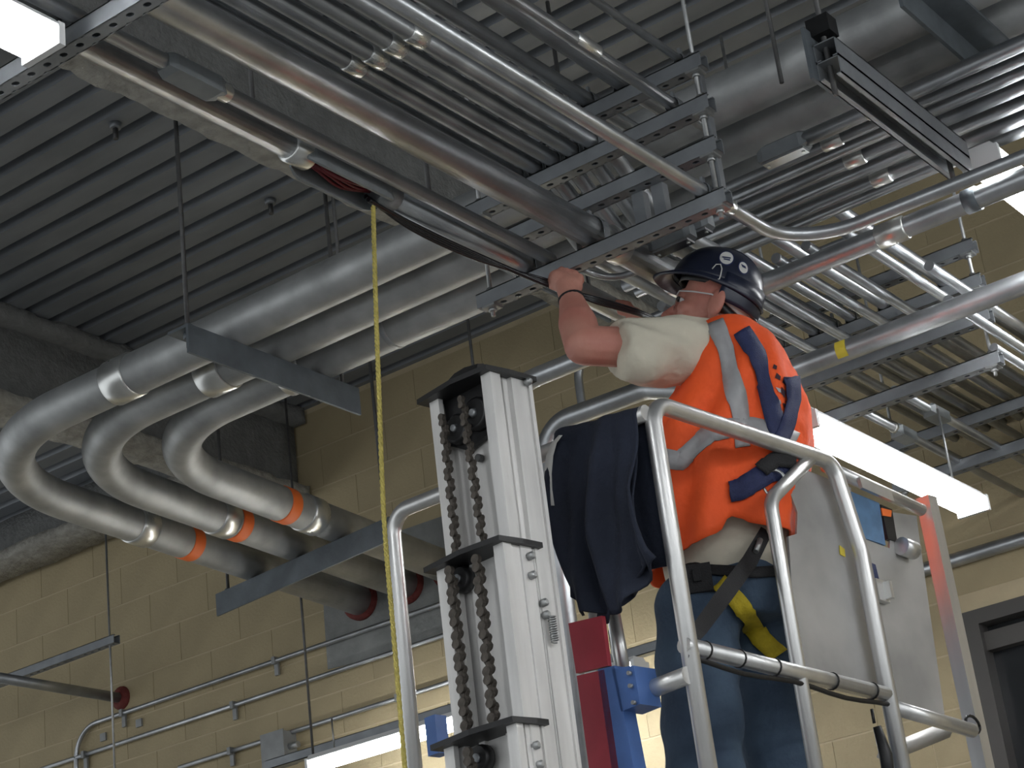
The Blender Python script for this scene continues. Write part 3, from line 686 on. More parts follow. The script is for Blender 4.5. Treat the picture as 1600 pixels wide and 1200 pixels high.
# pulleys at the top, behind the chains
def Pm(u_, v_, zz): return V((K.x, K.y, 0)) + LU*u_ + LV*v_ + V((0, 0, zz))
for fr, zz, rr in ((.68, -.085, .036), (.36, -.072, .040)):
    q = Pm(MO+.012, v0+wv*fr, ztop+zz)
    b = MB(); b.tube([q+LU*.03, q+LU*.012, q, q-LU*.004], [rr, rr, rr*.96, rr*.8], 24); pul = b.build('pulley', 'blacksteel', lift)
    MB().tube([q-LU*.004, q-LU*.012], [rr*.28, rr*.2], 14).build('hub', 'emt2', pul)
b = MB(); b.prism([Pm(MO+.03, v0+wv*.04, ztop), Pm(MO+.03, v0+wv*.92, ztop), Pm(MO+.03, v0+wv*.88, ztop-.11), Pm(MO+.03, v0+wv*.62, ztop-.14), Pm(MO+.03, v0+wv*.3, ztop-.125)], LU*.012); b.build('pulley_plate', 'blacksteel', lift)
b = MB(); q = Pm(MO+.046, v0+wv*.5, ztop-.165); b.cyl(q, q-LU*.014, .009, 10); b.build('bolt', 'rod', lift)
# chains: links are sub-parts
def link_mesh(wd, L):
    b = MB(); pr = []
    n_ = 8
    for k in range(n_+1): a = math.pi*k/n_; pr.append((wd*.5*math.cos(a), L*.32+wd*.5*math.sin(a)))
    pr.append((-wd*.30, 0)); 
    for k in range(n_+1): a = math.pi+math.pi*k/n_; pr.append((wd*.5*math.cos(a), -L*.32+wd*.5*math.sin(a)))
    pr.append((wd*.30, 0))
    b.prism([LV*a + LZ*c - LU*.005 for a, c in pr], LU*.010)
    me = b.mesh('chain_link'); me.materials.append(M['chain']); return me
def chain(pa, pb, wd, pitch, lab):
    L = (pa-pb).length; n_ = int(L/pitch); lm = link_mesh(wd, pitch*1.05); d = (pb-pa)/n_
    root = MB().tube([pa, pb], wd*.22, 8).build('chain', 'chain', lift, lab)
    for k in range(n_):
        o = bpy.data.objects.new('chain_link', lm); COL.objects.link(o); o.parent = root
        o.location = pa + d*(k+.5) - wloc(lift) + LU*(.004 if k % 2 else -.004); 
        if k % 2: o.scale = (1, 1, 1)
    return root
chain(mf(692, 650, MO-.010), mf(714, 866, MO-.010), .016, .0215, 'left upper lifting chain')
chain(mf(722, 622, MO-.006), mf(755, 850, MO-.006), .016, .0215, 'right upper lifting chain')
chain(mf(704, 890, MO-.035), mf(731, 1150, MO-.035), .024, .024, 'left lower double lifting chain')
chain(mf(746, 872, MO-.035), mf(773, 1138, MO-.035), .024, .024, 'right lower double lifting chain')
chain(mf(733, 1172, MO-.065), mf(737, 1215, MO-.065), .024, .024, 'bottom lifting chain')
for px, py, oo in ((718, 905, MO-.01), (748, 1185, MO-.04)):
    q = mf(px, py, oo); pul = MB().tube([q+LU*.02, q+LU*.005, q-LU*.004], [.030, .030, .026], 20).build('pulley', 'blacksteel', lift); MB().tube([q-LU*.004, q-LU*.010], .010, 12).build('hub', 'emt2', pul)
# bolts and spring on the side face
def msf(px, py): return on_plane(px, py, V((K.x, K.y, 0))+LV*(v0-.004), LV)
for px, py in ((826, 870), (829, 900), (834, 1166), (840, 1196), (847, 943), (850, 962), (822, 598)):
    q = msf(px, py); MB().tube([q, q-LV*.012, q-LV*.016], [.009, .009, .005], 10).build('bolt', 'rodlight', lift)
q = msf(858, 985)-LV*.012
MB().tube([q+V((0, 0, -.03+.06*k/80))+LU*(.008*math.cos(k*.9))+LV*(.008*math.sin(k*.9)) for k in range(81)], .0018, 6).build('spring', 'rodlight', lift)
# side guide bar of the mast (bright edge to the right)
# red post and blue bracket
def prect(name, m, quad, depth, lab=None):
    return MB().prism([s2(x_, y_, -.06)+V((0, 0, -.40 if y_ > 1200 else 0)) for x_, y_ in quad], LU*depth).build(name, m, lift, lab)
prect('red_post', 'red', [(888, 974), (940, 962), (950, 1040), (900, 1052)], .012, 'red painted cap of the mount')
prect('red_post', 'red', [(901, 1056), (944, 1046), (972, 1225), (926, 1240)], .012, 'red painted post')
prect('blue_bracket', 'blue', [(934, 1046), (960, 1040), (1010, 1225), (962, 1240)], .04, 'blue painted bracket')
prect('blue_bracket', 'blue', [(956, 1045), (990, 1040), (1000, 1100), (970, 1112)], .07, 'blue painted bracket flange')
for px, py in ((985, 1052), (987, 1072), (992, 1098)):
    q = s2(px, py, -.065); MB().cyl(q, q-LU*.008, .005, 8).build('bolt', 'rodlight', lift)
q = s2(683, 1150, .2); MB().box(q, .02, .02, .05, (LU, LV, LZ)).build('blue_stub', 'blue', lift)

# =================================================================== PERSON
HB = 4.87
man = thing('person', V((ath(1120, 900, HB).x, ath(1120, 900, HB).y, ZF)), 'man in orange vest, beige shirt and dark blue hard hat pulling black cables overhead', 'person')
HR = V((HV.y, -HV.x, 0))          # horizontal, to the right as seen from here
UPA = V((0, 0, 1))
def remeshed(b, name, m, parent, vox=.009, smooth=6, lab=None, ripple=None):
    me = b.mesh(name); o = bpy.data.objects.new(name, me); COL.objects.link(o)
    md = o.modifiers.new('r', 'REMESH'); md.mode = 'VOXEL'; md.voxel_size = vox
    sm = o.modifiers.new('s', 'SMOOTH'); sm.iterations = smooth; sm.factor = .5
    dg = bpy.context.evaluated_depsgraph_get(); ev = o.evaluated_get(dg); m2 = bpy.data.meshes.new_from_object(ev)
    bpy.data.objects.remove(o); off = wloc(parent)
    if ripple:
        for v_ in m2.vertices: v_.co = ripple(v_.co, v_.normal)
    bv = BVHTree.FromPolygons([v_.co.copy() for v_ in m2.vertices], [tuple(p_.vertices) for p_ in m2.polygons])
    for v_ in m2.vertices: v_.co -= off
    m2.materials.clear(); m2.materials.append(M[m]); m2.polygons.foreach_set('use_smooth', [True]*len(m2.polygons)); m2.name = name
    o = bpy.data.objects.new(name, m2); COL.objects.link(o); o.parent = parent
    if lab: o['label'] = lab
    return o, bv
def pxm(px, py, h): return 1.0/ (FPX/ (ath(px, py, h)-CAM).dot(FWD))     # metres per pixel there
# head frame
fa = math.radians(108); tilt = math.radians(27)
HF = V((math.cos(fa)*math.cos(tilt), math.sin(fa)*math.cos(tilt), math.sin(tilt)))
HL = V((-math.cos(fa-math.pi/2), -math.sin(fa-math.pi/2), 0))       # his left, towards the lens
HL = V((0, 0, 1)).cross(V((math.cos(fa), math.sin(fa), 0))).normalized()
HU = HF.cross(HL).normalized()
ear = ath(1118, 474, HB-.075)
HK = 1.13
HC = ear - (HL*.078 - HF*.013 - HU*.011)*HK
def hd(f, u, l): return HC + (HF*f + HU*u + HL*l)*HK
AXH = (HF, HL, HU)
b = MB()
b.ell(hd(.010, .03, 0), AXH, .084*HK, .076*HK, .092*HK, 20, 14)                # cranium
b.ell(hd(.035, -.035, 0), AXH, .062*HK, .060*HK, .080*HK, 16, 12)             # face
b.cap(hd(.045, -.095, 0), hd(.07, -.10, 0), .036, .028)              # jaw, chin
b.cap(hd(-.005, -.06, .045), hd(.05, -.098, .02), .028, .024); b.cap(hd(-.005, -.06, -.045), hd(.05, -.098, -.02), .028, .024)
b.cap(hd(.088, .012, -.025), hd(.088, .012, .025), .016)             # brow
b.cap(hd(.094, .0, 0), hd(.122, -.042, 0), .010, .015)               # nose
b.cap(hd(.112, -.046, -.010), hd(.112, -.046, .010), .011)
b.cap(hd(.098, -.072, -.018), hd(.098, -.072, .018), .009); b.cap(hd(.094, -.082, -.016), hd(.094, -.082, .016), .009)   # lips
b.cap(hd(.070, -.025, .042), hd(.060, -.03, .05), .020); b.cap(hd(.070, -.025, -.042), hd(.060, -.03, -.05), .020)      # cheeks
for s_ in (1, -1):
    b.ell(hd(-.016, -.010, .083*s_), ((HF*.90-HL*.43*s_).normalized(), (HL*.90+HF*.43*s_).normalized(), HU), .024*HK, .011*HK, .036*HK, 14, 10)    # ears
    b.cap(hd(-.012, -.038, .074*s_), hd(-.010, -.036, .074*s_), .010)
nb = ath(1128, 528, HB+.0)
b.cap(hd(-.035, -.045, 0), nb+HL*.0, .062, .066)                       # neck
b.cap(hd(.0, -.06, 0), nb+HL*.02, .052, .062)
# torso core (under the clothes), hips and legs
tor = [(1132, 560, .09), (1142, 640, .12), (1140, 740, .12), (1138, 850, .10), (1135, 930, .09)]
for i in range(len(tor)-1): b.cap(ath(tor[i][0], tor[i][1], HB), ath(tor[i+1][0], tor[i+1][1], HB), tor[i][2], tor[i+1][2])
sh = ath(1072, 546, HB-.15); el = ath(912, 540, HB-.30); wr = ath(893, 470, HB-.20)
b.cap(ath(1128, 550, HB), sh, .07, .06); b.cap(sh, el, .056, .050)                        # upper arm
b.cap(el, el+(wr-el)*.5, .049, .050); b.cap(el+(wr-el)*.45, wr, .050, .033)                 # forearm
sR = ath(1160, 560, HB+.15); eR = ath(1085, 600, HB+.36); wR = ath(1010, 515, HB+.25)
b.cap(ath(1135, 545, HB), sR, .075, .06); b.cap(sR, eR, .055, .045); b.cap(eR, wR, .043, .030)
# left hand closed on the cables
cA = ath(862, 441, HB-.165); cB = ath(905, 461, HB-.165); cdir = (cB-cA).normalized()
pal = ath(884, 441, HB-.185)
fw_ = (pal-wr).normalized()
b.cap(wr, pal-fw_*.012, .030, .030)
b.cap(pal+cdir*.022, pal-cdir*.026, .026, .024)
away = (FWD - cdir*FWD.dot(cdir)).normalized(); upc = cdir.cross(away).normalized()
if upc.z < 0: upc = -upc
for k in range(4):
    base = pal + cdir*(.026-.0185*k) + upc*(.016-.002*abs(k-1.5)); L_ = (.030, .034, .033, .026)[k]
    k1 = base + upc*(L_*.55) + away*(L_*.35); k2 = k1 + away*(L_*.8) - upc*.006; k3 = k2 - upc*(L_*.75) - away*.004
    b.cap(base, k1, .0096, .0088, 10); b.cap(k1, k2, .0088, .0080, 10); b.cap(k2, k3, .0080, .0072, 10)
tb = pal - upc*.018 - cdir*.005
t1 = tb - cdir*.028 - upc*.004 + away*.004; t2 = t1 - cdir*.024 + away*.012; t3 = t2 - cdir*.010 + away*.014 + upc*.004
b.cap(tb, t1, .014, .012, 10); b.cap(t1, t2, .0115, .0105, 10); b.cap(t2, t3, .010, .008, 10)
# right hand further along the cable, behind the head
pR = wR + (wR-eR).normalized()*.05; b.cap(wR, pR, .028, .026)
for k in range(4):
    q = pR + V((0, 0, .016-.011*k)); d_ = (wR-eR).normalized(); b.cap(q, q+d_*.03, .009, .009, 8); b.cap(q+d_*.03, q+d_*.04-HR*.02, .009, .008, 8)
b.cap(pR, pR+V((0, 0, .04))-HR*.01, .011, .009, 8)
# legs
hipL = ath(1095, 950, HB-.09); hipR = ath(1186, 955, HB+.08)
def drop(p_, z_, du=V((0, 0, 0))): return V((p_.x, p_.y, z_)) + du
kL = drop(ath(1100, 1180, HB-.12), ZF+.46); kR = drop(ath(1215, 1190, HB+.05), ZF+.46); aL = drop(kL, ZF+.10, -HR*.01); aR = drop(kR, ZF+.10, HR*.01)
for h_, k_, a_ in ((hipL, kL, aL), (hipR, kR, aR)):
    b.cap(ath(1138, 915, HB), h_, .080, .062); b.cap(h_, k_, .062, .048); b.cap(k_, a_, .046, .038); b.cap(a_, a_-HR*.14-V((0, 0, .055)), .042, .035)
body, bvb = remeshed(b, 'body', 'skin', man, .0048, 4)
# eye, brow, hair
for s_ in (1, -1):
    ey = MB().ell(hd(.086, -.006, .034*s_), AXH, .010, .010, .007, 12, 8).build('eye', 'lens', man)
    MB().ell(hd(.0915, -.006, .038*s_), AXH, .007, .009, .0075, 10, 6).build('pupil', 'black', ey)
b = MB(); b.ell(hd(-.028, .028, 0), AXH, .062*HK, .0745*HK, .046*HK, 20, 12); b.build('hair', 'hair', man, 'short grey hair')
# safety glasses
b = MB(); b.tube([hd(.10, .004, .0), hd(.102, .006, .03), hd(.088, .008, .058), hd(.05, .006, .078), hd(.0, .006, .086), hd(-.02, .0, .084)], .0022, 8); gl = b.build('safety_glasses', 'lens', man, 'clear safety glasses')
b = MB(); b.rings([[hd(.106-.02*((l_/.058)**2), u_, l_) for l_ in (-.058, -.035, -.012, .012, .035, .058)] for u_ in (.008, -.012, -.026)], False, True, closed=False); 
gm = bpy.data.materials.new('glasses_lens'); gm.use_nodes = True; gb = gm.node_tree.nodes['Principled BSDF']; gb.inputs['Transmission Weight'].default_value = 1; gb.inputs['Roughness'].default_value = .05; gb.inputs['IOR'].default_value = 1.05; M['glens'] = gm
b.build('lens', 'glens', gl)

# --- hard hat
hat_root = None
HT = Matrix.Rotation(math.radians(-4), 3, HL)
hF = (HF*math.cos(.07)+HU*math.sin(.07)); hU = (HU*math.cos(.07)-HF*math.sin(.07))
HCn = hd(.024, .046, 0); HS = .90
def dome(rx, rl, ru, th0=0.0, n=40, m_=14, z0=0.0):
    rg = []; rx *= HS; rl *= HS; ru *= HS
    for i in range(m_+1):
        th = math.pi/2*i/m_
        k = math.cos(th)**.85 if i < m_ else .02
        rg.append([HCn + hF*(rx*k*math.cos(2*math.pi*j/n)) + HL*(rl*k*math.sin(2*math.pi*j/n)) + hU*(z0+ru*math.sin(th)) for j in range(n)])
    return rg
b = MB(); b.rings(dome(.142, .118, .128), False); hat = b.build('hard_hat', 'hat', man, 'dark blue hard hat with round stickers')
sm = hat.modifiers.new('s', 'SOLIDIFY'); sm.thickness = .004; sm.offset = -1
# ridge on the crown
b = MB(); b.rings([[HCn + HS*(hF*(.140*math.cos(a)) + HL*l_ + hU*(.130*abs(math.sin(a))**1.0+hh)) for l_, hh in ((-.018, -.004), (-.012, .005), (.012, .005), (.018, -.004))] for a in [math.pi*(.12+.76*k/18) for k in range(19)]], False, True, closed=False); b.build('ridge', 'hat', hat)
# brim: narrow lip all round, long peak at the front
b = MB(); n_ = 48; inner = []; outer = []; low = []
for j in range(n_):
    a = 2*math.pi*j/n_; c, s_ = math.cos(a), math.sin(a)
    ext = .014 + .040*max(0, c)**2.2; dr = -.006 - .016*max(0, c)**2 - .010*max(0, -c)
    inner.append(HCn + HS*(hF*(.140*c) + HL*(.116*s_) + hU*.010))
    outer.append(HCn + HS*(hF*((.142+ext)*c) + HL*((.118+ext*.8)*s_) + hU*dr))
    low.append(HCn + HS*(hF*((.138+ext*.9)*c) + HL*((.114+ext*.7)*s_) + hU*(dr-.006)))
b.rings([inner, outer, low, [p_-hU*.012 for p_ in inner]], False, True); b.build('brim', 'hat', hat)
# back skirt of the shell
b = MB(); b.rings([[HCn + HS*(hF*((.143+e_)*math.cos(a)) + HL*((.119+e_)*math.sin(a)) + hU*z_) for a in [math.pi*(.62+.76*k/20) for k in range(21)]] for z_, e_ in ((.03, -.002), (0, 0), (-.046, .003), (-.056, .001))], False, True, closed=False)
sk = b.build('skirt', 'hat', hat); q_ = sk.modifiers.new('s', 'SOLIDIFY'); q_.thickness = .004
# suspension band, nape strap
b = MB(); b.rings([[HCn + HS*(hF*((.118)*math.cos(a)-.004) + HL*(.092*math.sin(a)) + hU*z_) for a in [2*math.pi*k/32 for k in range(32)]] for z_ in (.012, -.014)], False, True); q_ = b.build('headband', 'black', hat); q_.modifiers.new('s', 'SOLIDIFY').thickness = .003
b = MB(); b.rings([[HCn + HS*(hF*(-.022-.105*math.cos(a)) + HL*(.100*math.sin(a)) + hU*(-.016-.040*math.cos(a)+z_)) for a in [(-1.3+2.6*k/20) for k in range(21)]] for z_ in (.024, -.020)], False, True, closed=False); q_ = b.build('nape_strap', 'white', hat, 'white nape strap'); q_.modifiers.new('s', 'SOLIDIFY').thickness = .003
b = MB(); b.rings([[HCn + HS*(hF*(-.024-.108*math.cos(a)) + HL*(.098*math.sin(a)) + hU*(-.046-.052*math.cos(a)+z_)) for a in [(-1.2+2.4*k/20) for k in range(21)]] for z_ in (.012, -.012)], False, True, closed=False); q_ = b.build('nape_band', 'black', hat); q_.modifiers.new('s', 'SOLIDIFY').thickness = .004
dome_bv = BVHTree.FromPolygons([v_ for r_ in dome(.1425, .1185, .1285) for v_ in r_], [(i*40+j, i*40+(j+1) % 40, (i+1)*40+(j+1) % 40, (i+1)*40+j) for i in range(14) for j in range(40)])
def hit(bv, px, py):
    r_ = ray(px, py).normalized(); h_ = bv.ray_cast(CAM, r_); return h_
def decal(bv, pts, name, m, parent, off=.0015, lab=None, sub=1):
    """a flat piece laid onto the surface that the sight lines meet"""
    vs = []
    for px, py in pts:
        h_ = hit(bv, px, py)
        if h_[0] is None: return None
        n_ = h_[1] if h_[1].dot(ray(px, py)) < 0 else -h_[1]
        vs.append(h_[0]+n_*off)
    b_ = MB(); c_ = sum(vs, V((0, 0, 0)))/len(vs); h_ = hit(bv, sum(p[0] for p in pts)/len(pts), sum(p[1] for p in pts)/len(pts))
    if h_[0] is not None: n_ = h_[1] if h_[1].dot(FWD) < 0 else -h_[1]; c_ = h_[0]+n_*off
    k_ = len(vs); b_.add([c_]+vs, [(0, 1+i, 1+(i+1) % k_) for i in range(k_)], True)
    return b_.build(name, m, parent, lab)
def oval(cx, cy, rx, ry, rot=0, n=20): return [(cx+rx*math.cos(a)*math.cos(rot)-ry*math.sin(a)*math.sin(rot), cy+rx*math.cos(a)*math.sin(rot)+ry*math.sin(a)*math.cos(rot)) for a in [2*math.pi*k/n for k in range(n)]]
decal(dome_bv, oval(1135, 404, 12.5, 11.5, .2), 'sticker', 'harness', hat, .0012, 'round sticker with a blue rim')
decal(dome_bv, oval(1135, 404, 10.5, 9.5, .2), 'sticker_face', 'white', hat, .0022)
for dx, dy, ww in ((0, -1.5, 6.5), (.5, 1.5, 5)): decal(dome_bv, [(1135+dx-ww, 404+dy-.9), (1135+dx+ww, 404+dy+.9), (1135+dx+ww, 404+dy+3), (1135+dx-ww, 404+dy+1)], 'sticker_print', 'harness', hat, .003)
decal(dome_bv, oval(1161, 419, 8, 11, -.35), 'sticker', 'harness', hat, .0012)
decal(dome_bv, oval(1161, 419, 6.3, 9, -.35), 'sticker_face', 'white', hat, .0022)
decal(dome_bv, [(1157, 413), (1164, 417), (1165, 421), (1159, 418)], 'sticker_print', 'harness', hat, .003)
# retainer cord
cp = []
for px, py in ((1113, 420), (1119, 413), (1126, 413), (1128, 420), (1126, 430)):
    h_ = hit(dome_bv, px, py)
    if h_[0] is not None: cp.append(h_[0]-ray(px, py)*.004)
if len(cp) > 2:
    e_ = cp[-1]; cp += [ath(1124, 436, HB-.10), ath(1115, 438, HB-.09), ath(1108, 436, HB-.085), ath(1107, 429, HB-.09)]
    MB().tube(cp, .0018, 6).build('retainer_cord', 'white', hat)

# --- shirt
def trunk(rows, HBc, depths, n=40, hem=None):
    """rows: (py, cx, half width in px); returns rings of an elliptical trunk"""
    rg = []
    for i, (py, cx, hw) in enumerate(rows):
        c = ath(cx, py, HBc); mpp = pxm(cx, py, HBc)*1.0; ring = []
        for j in range(n):
            a = 2*math.pi*j/n
            sn = math.sin(a); ring.append(c + HR*(hw*mpp*math.cos(a)) + HV*(depths[i]*math.copysign(abs(sn)**.68, sn)))
        rg.append(ring)
    return rg
rows = [(525, 1130, 30), (542, 1132, 50), (575, 1142, 74), (630, 1150, 90), (700, 1134, 112), (780, 1130, 112), (850, 1134, 104), (925, 1142, 90)]
b = MB(); b.rings(trunk(rows, HB, [.05, .10, .15, .17, .175, .18, .18, .165]))
cuff = ath(966, 546, HB-.262)
b.cap(ath(1110, 552, HB-.04), sh, .085, .090); b.cap(sh, ath(1010, 552, HB-.23), .092, .090)
sd = (cuff-sh).normalized(); b.tube([ath(1012, 552, HB-.232), cuff, cuff+sd*.004], [.090, .079, .074], 20)
b.cap(ath(1150, 565, HB+.10), sR, .085, .075); b.cap(sR, sR+(eR-sR)*.7, .075, .07)
def shirt_rip(c, n_):
    s_ = .006*math.sin(c.z*42+c.x*30+noise.noise(c*5)*6) + .014*noise.noise(c*9)
    return c + n_*s_
shirt, bvs = remeshed(b, 'shirt', 'shirt', man, .010, 4, 'beige short-sleeved shirt', shirt_rip)
# --- vest: open-bottomed shell with uneven hem
vlr = [(518, 1102, 1160), (532, 1088, 1184), (560, 1074, 1214), (610, 1058, 1243), (655, 1028, 1257), (700, 1002, 1262), (760, 998, 1260), (830, 1004, 1250), (900, 1008, 1243), (960, 1010, 1240)]
vrows = [(q[0], (q[1]+q[2])/2, (q[2]-q[1])/2) for q in vlr]
vd = [.08, .155, .20, .215, .22, .225, .23, .225, .22, .215]
HEM = [(985, 902), (1012, 893), (1065, 857), (1124, 829), (1140, 797), (1190, 820), (1240, 836), (1290, 840)]
def hem_y(x_):
    for (xa, ya), (xb_, yb_) in zip(HEM, HEM[1:]):
        if x_ <= xb_: return ya+(yb_-ya)*max(0, (x_-xa)/(xb_-xa))
    return HEM[-1][1]
def pix(p_):
    v_ = p_-CAM; d_ = v_.dot(FWD); return 800+FPX*v_.dot(RGT)/d_, 600-FPX*v_.dot(UPV)/d_
def vest_mesh():
    n = 84; rg = trunk(vrows, HB-.01, vd, n); b = MB(); out = []; K_ = 40; R_ = len(vrows)-1
    def pt(j, t):
        k0 = min(int(t), R_-1); return rg[k0][j].lerp(rg[k0+1][j], t-k0)
    ends = []
    for j in range(n):
        sa = math.sin(2*math.pi*j/n); te = 7.6
        if sa < .25:
            te = R_
            for k in range(90, 200):
                t = R_*k/200; x_, y_ = pix(pt(j, t))
                if y_ > hem_y(x_): te = t; break
        ends.append(te)
    for i in range(K_+1):
        ring = []
        for j in range(n):
            a = 2*math.pi*j/n; q = pt(j, ends[j]*i/K_)
            amp = .013*min(1, max(0, (i-8)/14))
            q = q + (HR*math.cos(a)+HV*math.sin(a))*(amp*math.sin(a*8+math.sin(i*.12+a*2)*1.8+i*.03) + .016*noise.noise(q*6)*min(1, i/10) + .011*noise.noise(q*15)*min(1, i/12))
            ring.append(q)
        out.append(ring)
    b.rings(out, False, True); return b
vb = vest_mesh()
vest = vb.build('safety_vest', 'orange', man, 'orange high-visibility safety vest')
md = vest.modifiers.new('s', 'SOLIDIFY'); md.thickness = .005; md.offset = 1
vest_bv = BVHTree.FromPolygons([v_.copy() for v_ in vb.v], vb.f)
def ribbon(bv, pts, wpx, name, m, parent, off=.006, lab=None, nsub=8, thick=.003):
    """a band laid on the surface along a line; wpx is its width where it stands"""
    P = []
    for i in range(len(pts)-1):
        for k in range(nsub): f = k/nsub; P.append((pts[i][0]*(1-f)+pts[i+1][0]*f, pts[i][1]*(1-f)+pts[i+1][1]*f))
    P.append(pts[-1]); rows_ = []
    for i, (x_, y_) in enumerate(P):
        x2, y2 = P[min(i+1, len(P)-1)]; x0_, y0_ = P[max(i-1, 0)]
        dx, dy = x2-x0_, y2-y0_; L_ = math.hypot(dx, dy) or 1; nx, ny = -dy/L_, dx/L_; row_ = []
        for k in (-1, -.33, .33, 1):
            h_ = hit(bv, x_+nx*wpx/2*k, y_+ny*wpx/2*k)
            if h_[0] is None: row_ = None; break
            n_ = h_[1] if h_[1].dot(ray(x_, y_)) < 0 else -h_[1]
            row_.append(h_[0]+n_*off)
        if row_: rows_.append(row_)
    if len(rows_) < 2: return None
    b_ = MB(); b_.rings(rows_, False, True, closed=False)
    o = b_.build(name, m, parent, lab); sd_ = o.modifiers.new('s', 'SOLIDIFY'); sd_.thickness = thick; sd_.offset = 1
    return o
ribbon(vest_bv, [(1118, 506), (1134, 545), (1146, 600), (1155, 650), (1160, 700)], 27, 'reflective_band', 'reflect', vest, lab='grey reflective shoulder band')
ribbon(vest_bv, [(1010, 706), (1040, 716), (1062, 722), (1085, 700), (1110, 678), (1140, 668), (1175, 668), (1210, 676), (1240, 690)], 29, 'reflective_band', 'reflect', vest, lab='grey reflective waist band')
ribbon(vest_bv, [(1003, 752), (1010, 762), (1016, 772)], 24, 'reflective_band', 'reflect', vest)
ribbon(vest_bv, [(1157, 520), (1180, 556), (1196, 610), (1205, 650), (1214, 685)], 24, 'harness_strap', 'harness', vest, .010, 'dark blue harness strap')
ribbon(vest_bv, [(1232, 592), (1234, 625), (1226, 660), (1214, 690)], 22, 'harness_strap', 'harness', vest, .012)
ribbon(vest_bv, [(1212, 685), (1222, 720), (1238, 750)], 22, 'harness_strap', 'harness', vest, .012)
ribbon(vest_bv, [(1138, 770), (1158, 766), (1180, 752), (1200, 738), (1225, 735)], 34, 'harness_strap', 'harness', vest, .014, 'blue harness side strap with a metal ring')
ribbon(vest_bv, [(1186, 738), (1205, 720), (1232, 722)], 24, 'harness_pad', 'strap', vest, .020)
q = hit(vest_bv, 1210, 755)
if q[0] is not None:
    c_ = q[0]-ray(1210, 755)*.022
    MB().tube([c_+HR*(.028*math.cos(a))+UPA*(.034*math.sin(a)) for a in [2*math.pi*k/20 for k in range(21)]], .004, 8).build('d_ring', 'coup', vest)
for pts in ([(1212, 585), (1218, 590), (1217, 596), (1211, 592)], [(1222, 590), (1229, 600), (1227, 606), (1220, 598)], [(1208, 572), (1213, 575), (1212, 581), (1207, 578)], [(1219, 605), (1224, 612), (1222, 622), (1217, 614)], [(1228, 612), (1231, 618), (1229, 626), (1226, 620)]):
    decal(vest_bv, pts, 'back_print', 'print', vest, .0075)
for k, (px, py) in enumerate(((1214, 628), (1222, 634), (1228, 642), (1217, 645), (1224, 652), (1219, 660), (1215, 610), (1226, 630))):
    decal(vest_bv, [(px-3, py-4), (px+2, py-2), (px+3, py+4), (px-1, py+3)], 'back_print', 'print' if k % 3 else 'reflect', vest, .0075)
# --- jeans
b = MB()
jr = [(868, 1145, 84), (900, 1143, 92), (940, 1136, 104), (985, 1132, 108)]
b.rings(trunk(jr, HB, [.15, .165, .175, .16]))
tL = [ath(1092, 950, HB-.09), ath(1092, 1060, HB-.11), ath(1100, 1180, HB-.12)]; tR = [ath(1190, 960, HB+.08), ath(1205, 1080, HB+.06), ath(1215, 1190, HB+.05)]
b.cap(tL[0], tL[1], .108, .102); b.cap(tL[1], tL[2], .102, .098); b.cap(tL[2], aL, .096, .075)
b.cap(tR[0], tR[1], .098, .090); b.cap(tR[1], tR[2], .090, .085); b.cap(tR[2], aR, .085, .075)
jeans, bvj = remeshed(b, 'jeans', 'jeans', man, .010, 4, 'blue denim jeans', lambda c, n_: c + n_*(.007*math.sin(c.z*45+noise.noise(c*5)*5)*.6 + .007*noise.noise(c*9)))
for a_ in (aL, aR): MB().ell(a_-HR*.06-V((0, 0, .05)), (HR, HV, UPA), .15, .055, .055, 16, 10).build('boot', 'strap', man)
ribbon(bvj, [(1066, 888), (1100, 892), (1140, 894), (1180, 896), (1222, 893)], 16, 'belt', 'strap', jeans, .006)
ribbon(bvj, [(1122, 912), (1150, 940), (1172, 968), (1190, 1000), (1215, 1026)], 30, 'leg_strap', 'yellow', jeans, .010, 'yellow harness leg strap')
q = hit(bvj, 1090, 905)
b = MB()
if q[0] is not None:
    c_ = q[0]-ray(1090, 905)*.012; b.box(c_, .035, .012, .035, (HR, HV, UPA)); b.box(c_-HV*.014+UPA*.006, .009, .006, .016, (HR, HV, UPA))
    b.build('tool_pouch', 'strap', man)
# lanyard
ly = [s1(1196, 836, .10), s1(1170, 885, .09), s1(1130, 935, .07), s1(1092, 985, .04), s1(1076, 1004, .02)]
lp = [(1198, 828, .10, 11), (1172, 876, .09, 14), (1132, 930, .07, 15), (1092, 984, .04, 14), (1076, 1006, .02, 10)]
b = MB(); b.rings([[s1(x_-w_*.8, y_-w_*.45, o_), s1(x_+w_*.8, y_+w_*.45, o_), s1(x_+w_*.8, y_+w_*.45, o_+.006), s1(x_-w_*.8, y_-w_*.45, o_+.006)] for x_, y_, o_, w_ in lp], True, False)
b.build('lanyard', 'strap', man, 'black safety lanyard clipped to the cage')
b = MB(); b.tube([s1(1188, 843, .085), s1(1181, 862, .085)], .007, 10); b.build('lanyard_buckle', 'rodlight', man)
# wrist watch
b = MB(); ax_ = (pal-wr).normalized(); b.tube([wr-ax_*.004, wr+ax_*.008], .0345, 20); b.build('wrist_watch', 'strap', man)

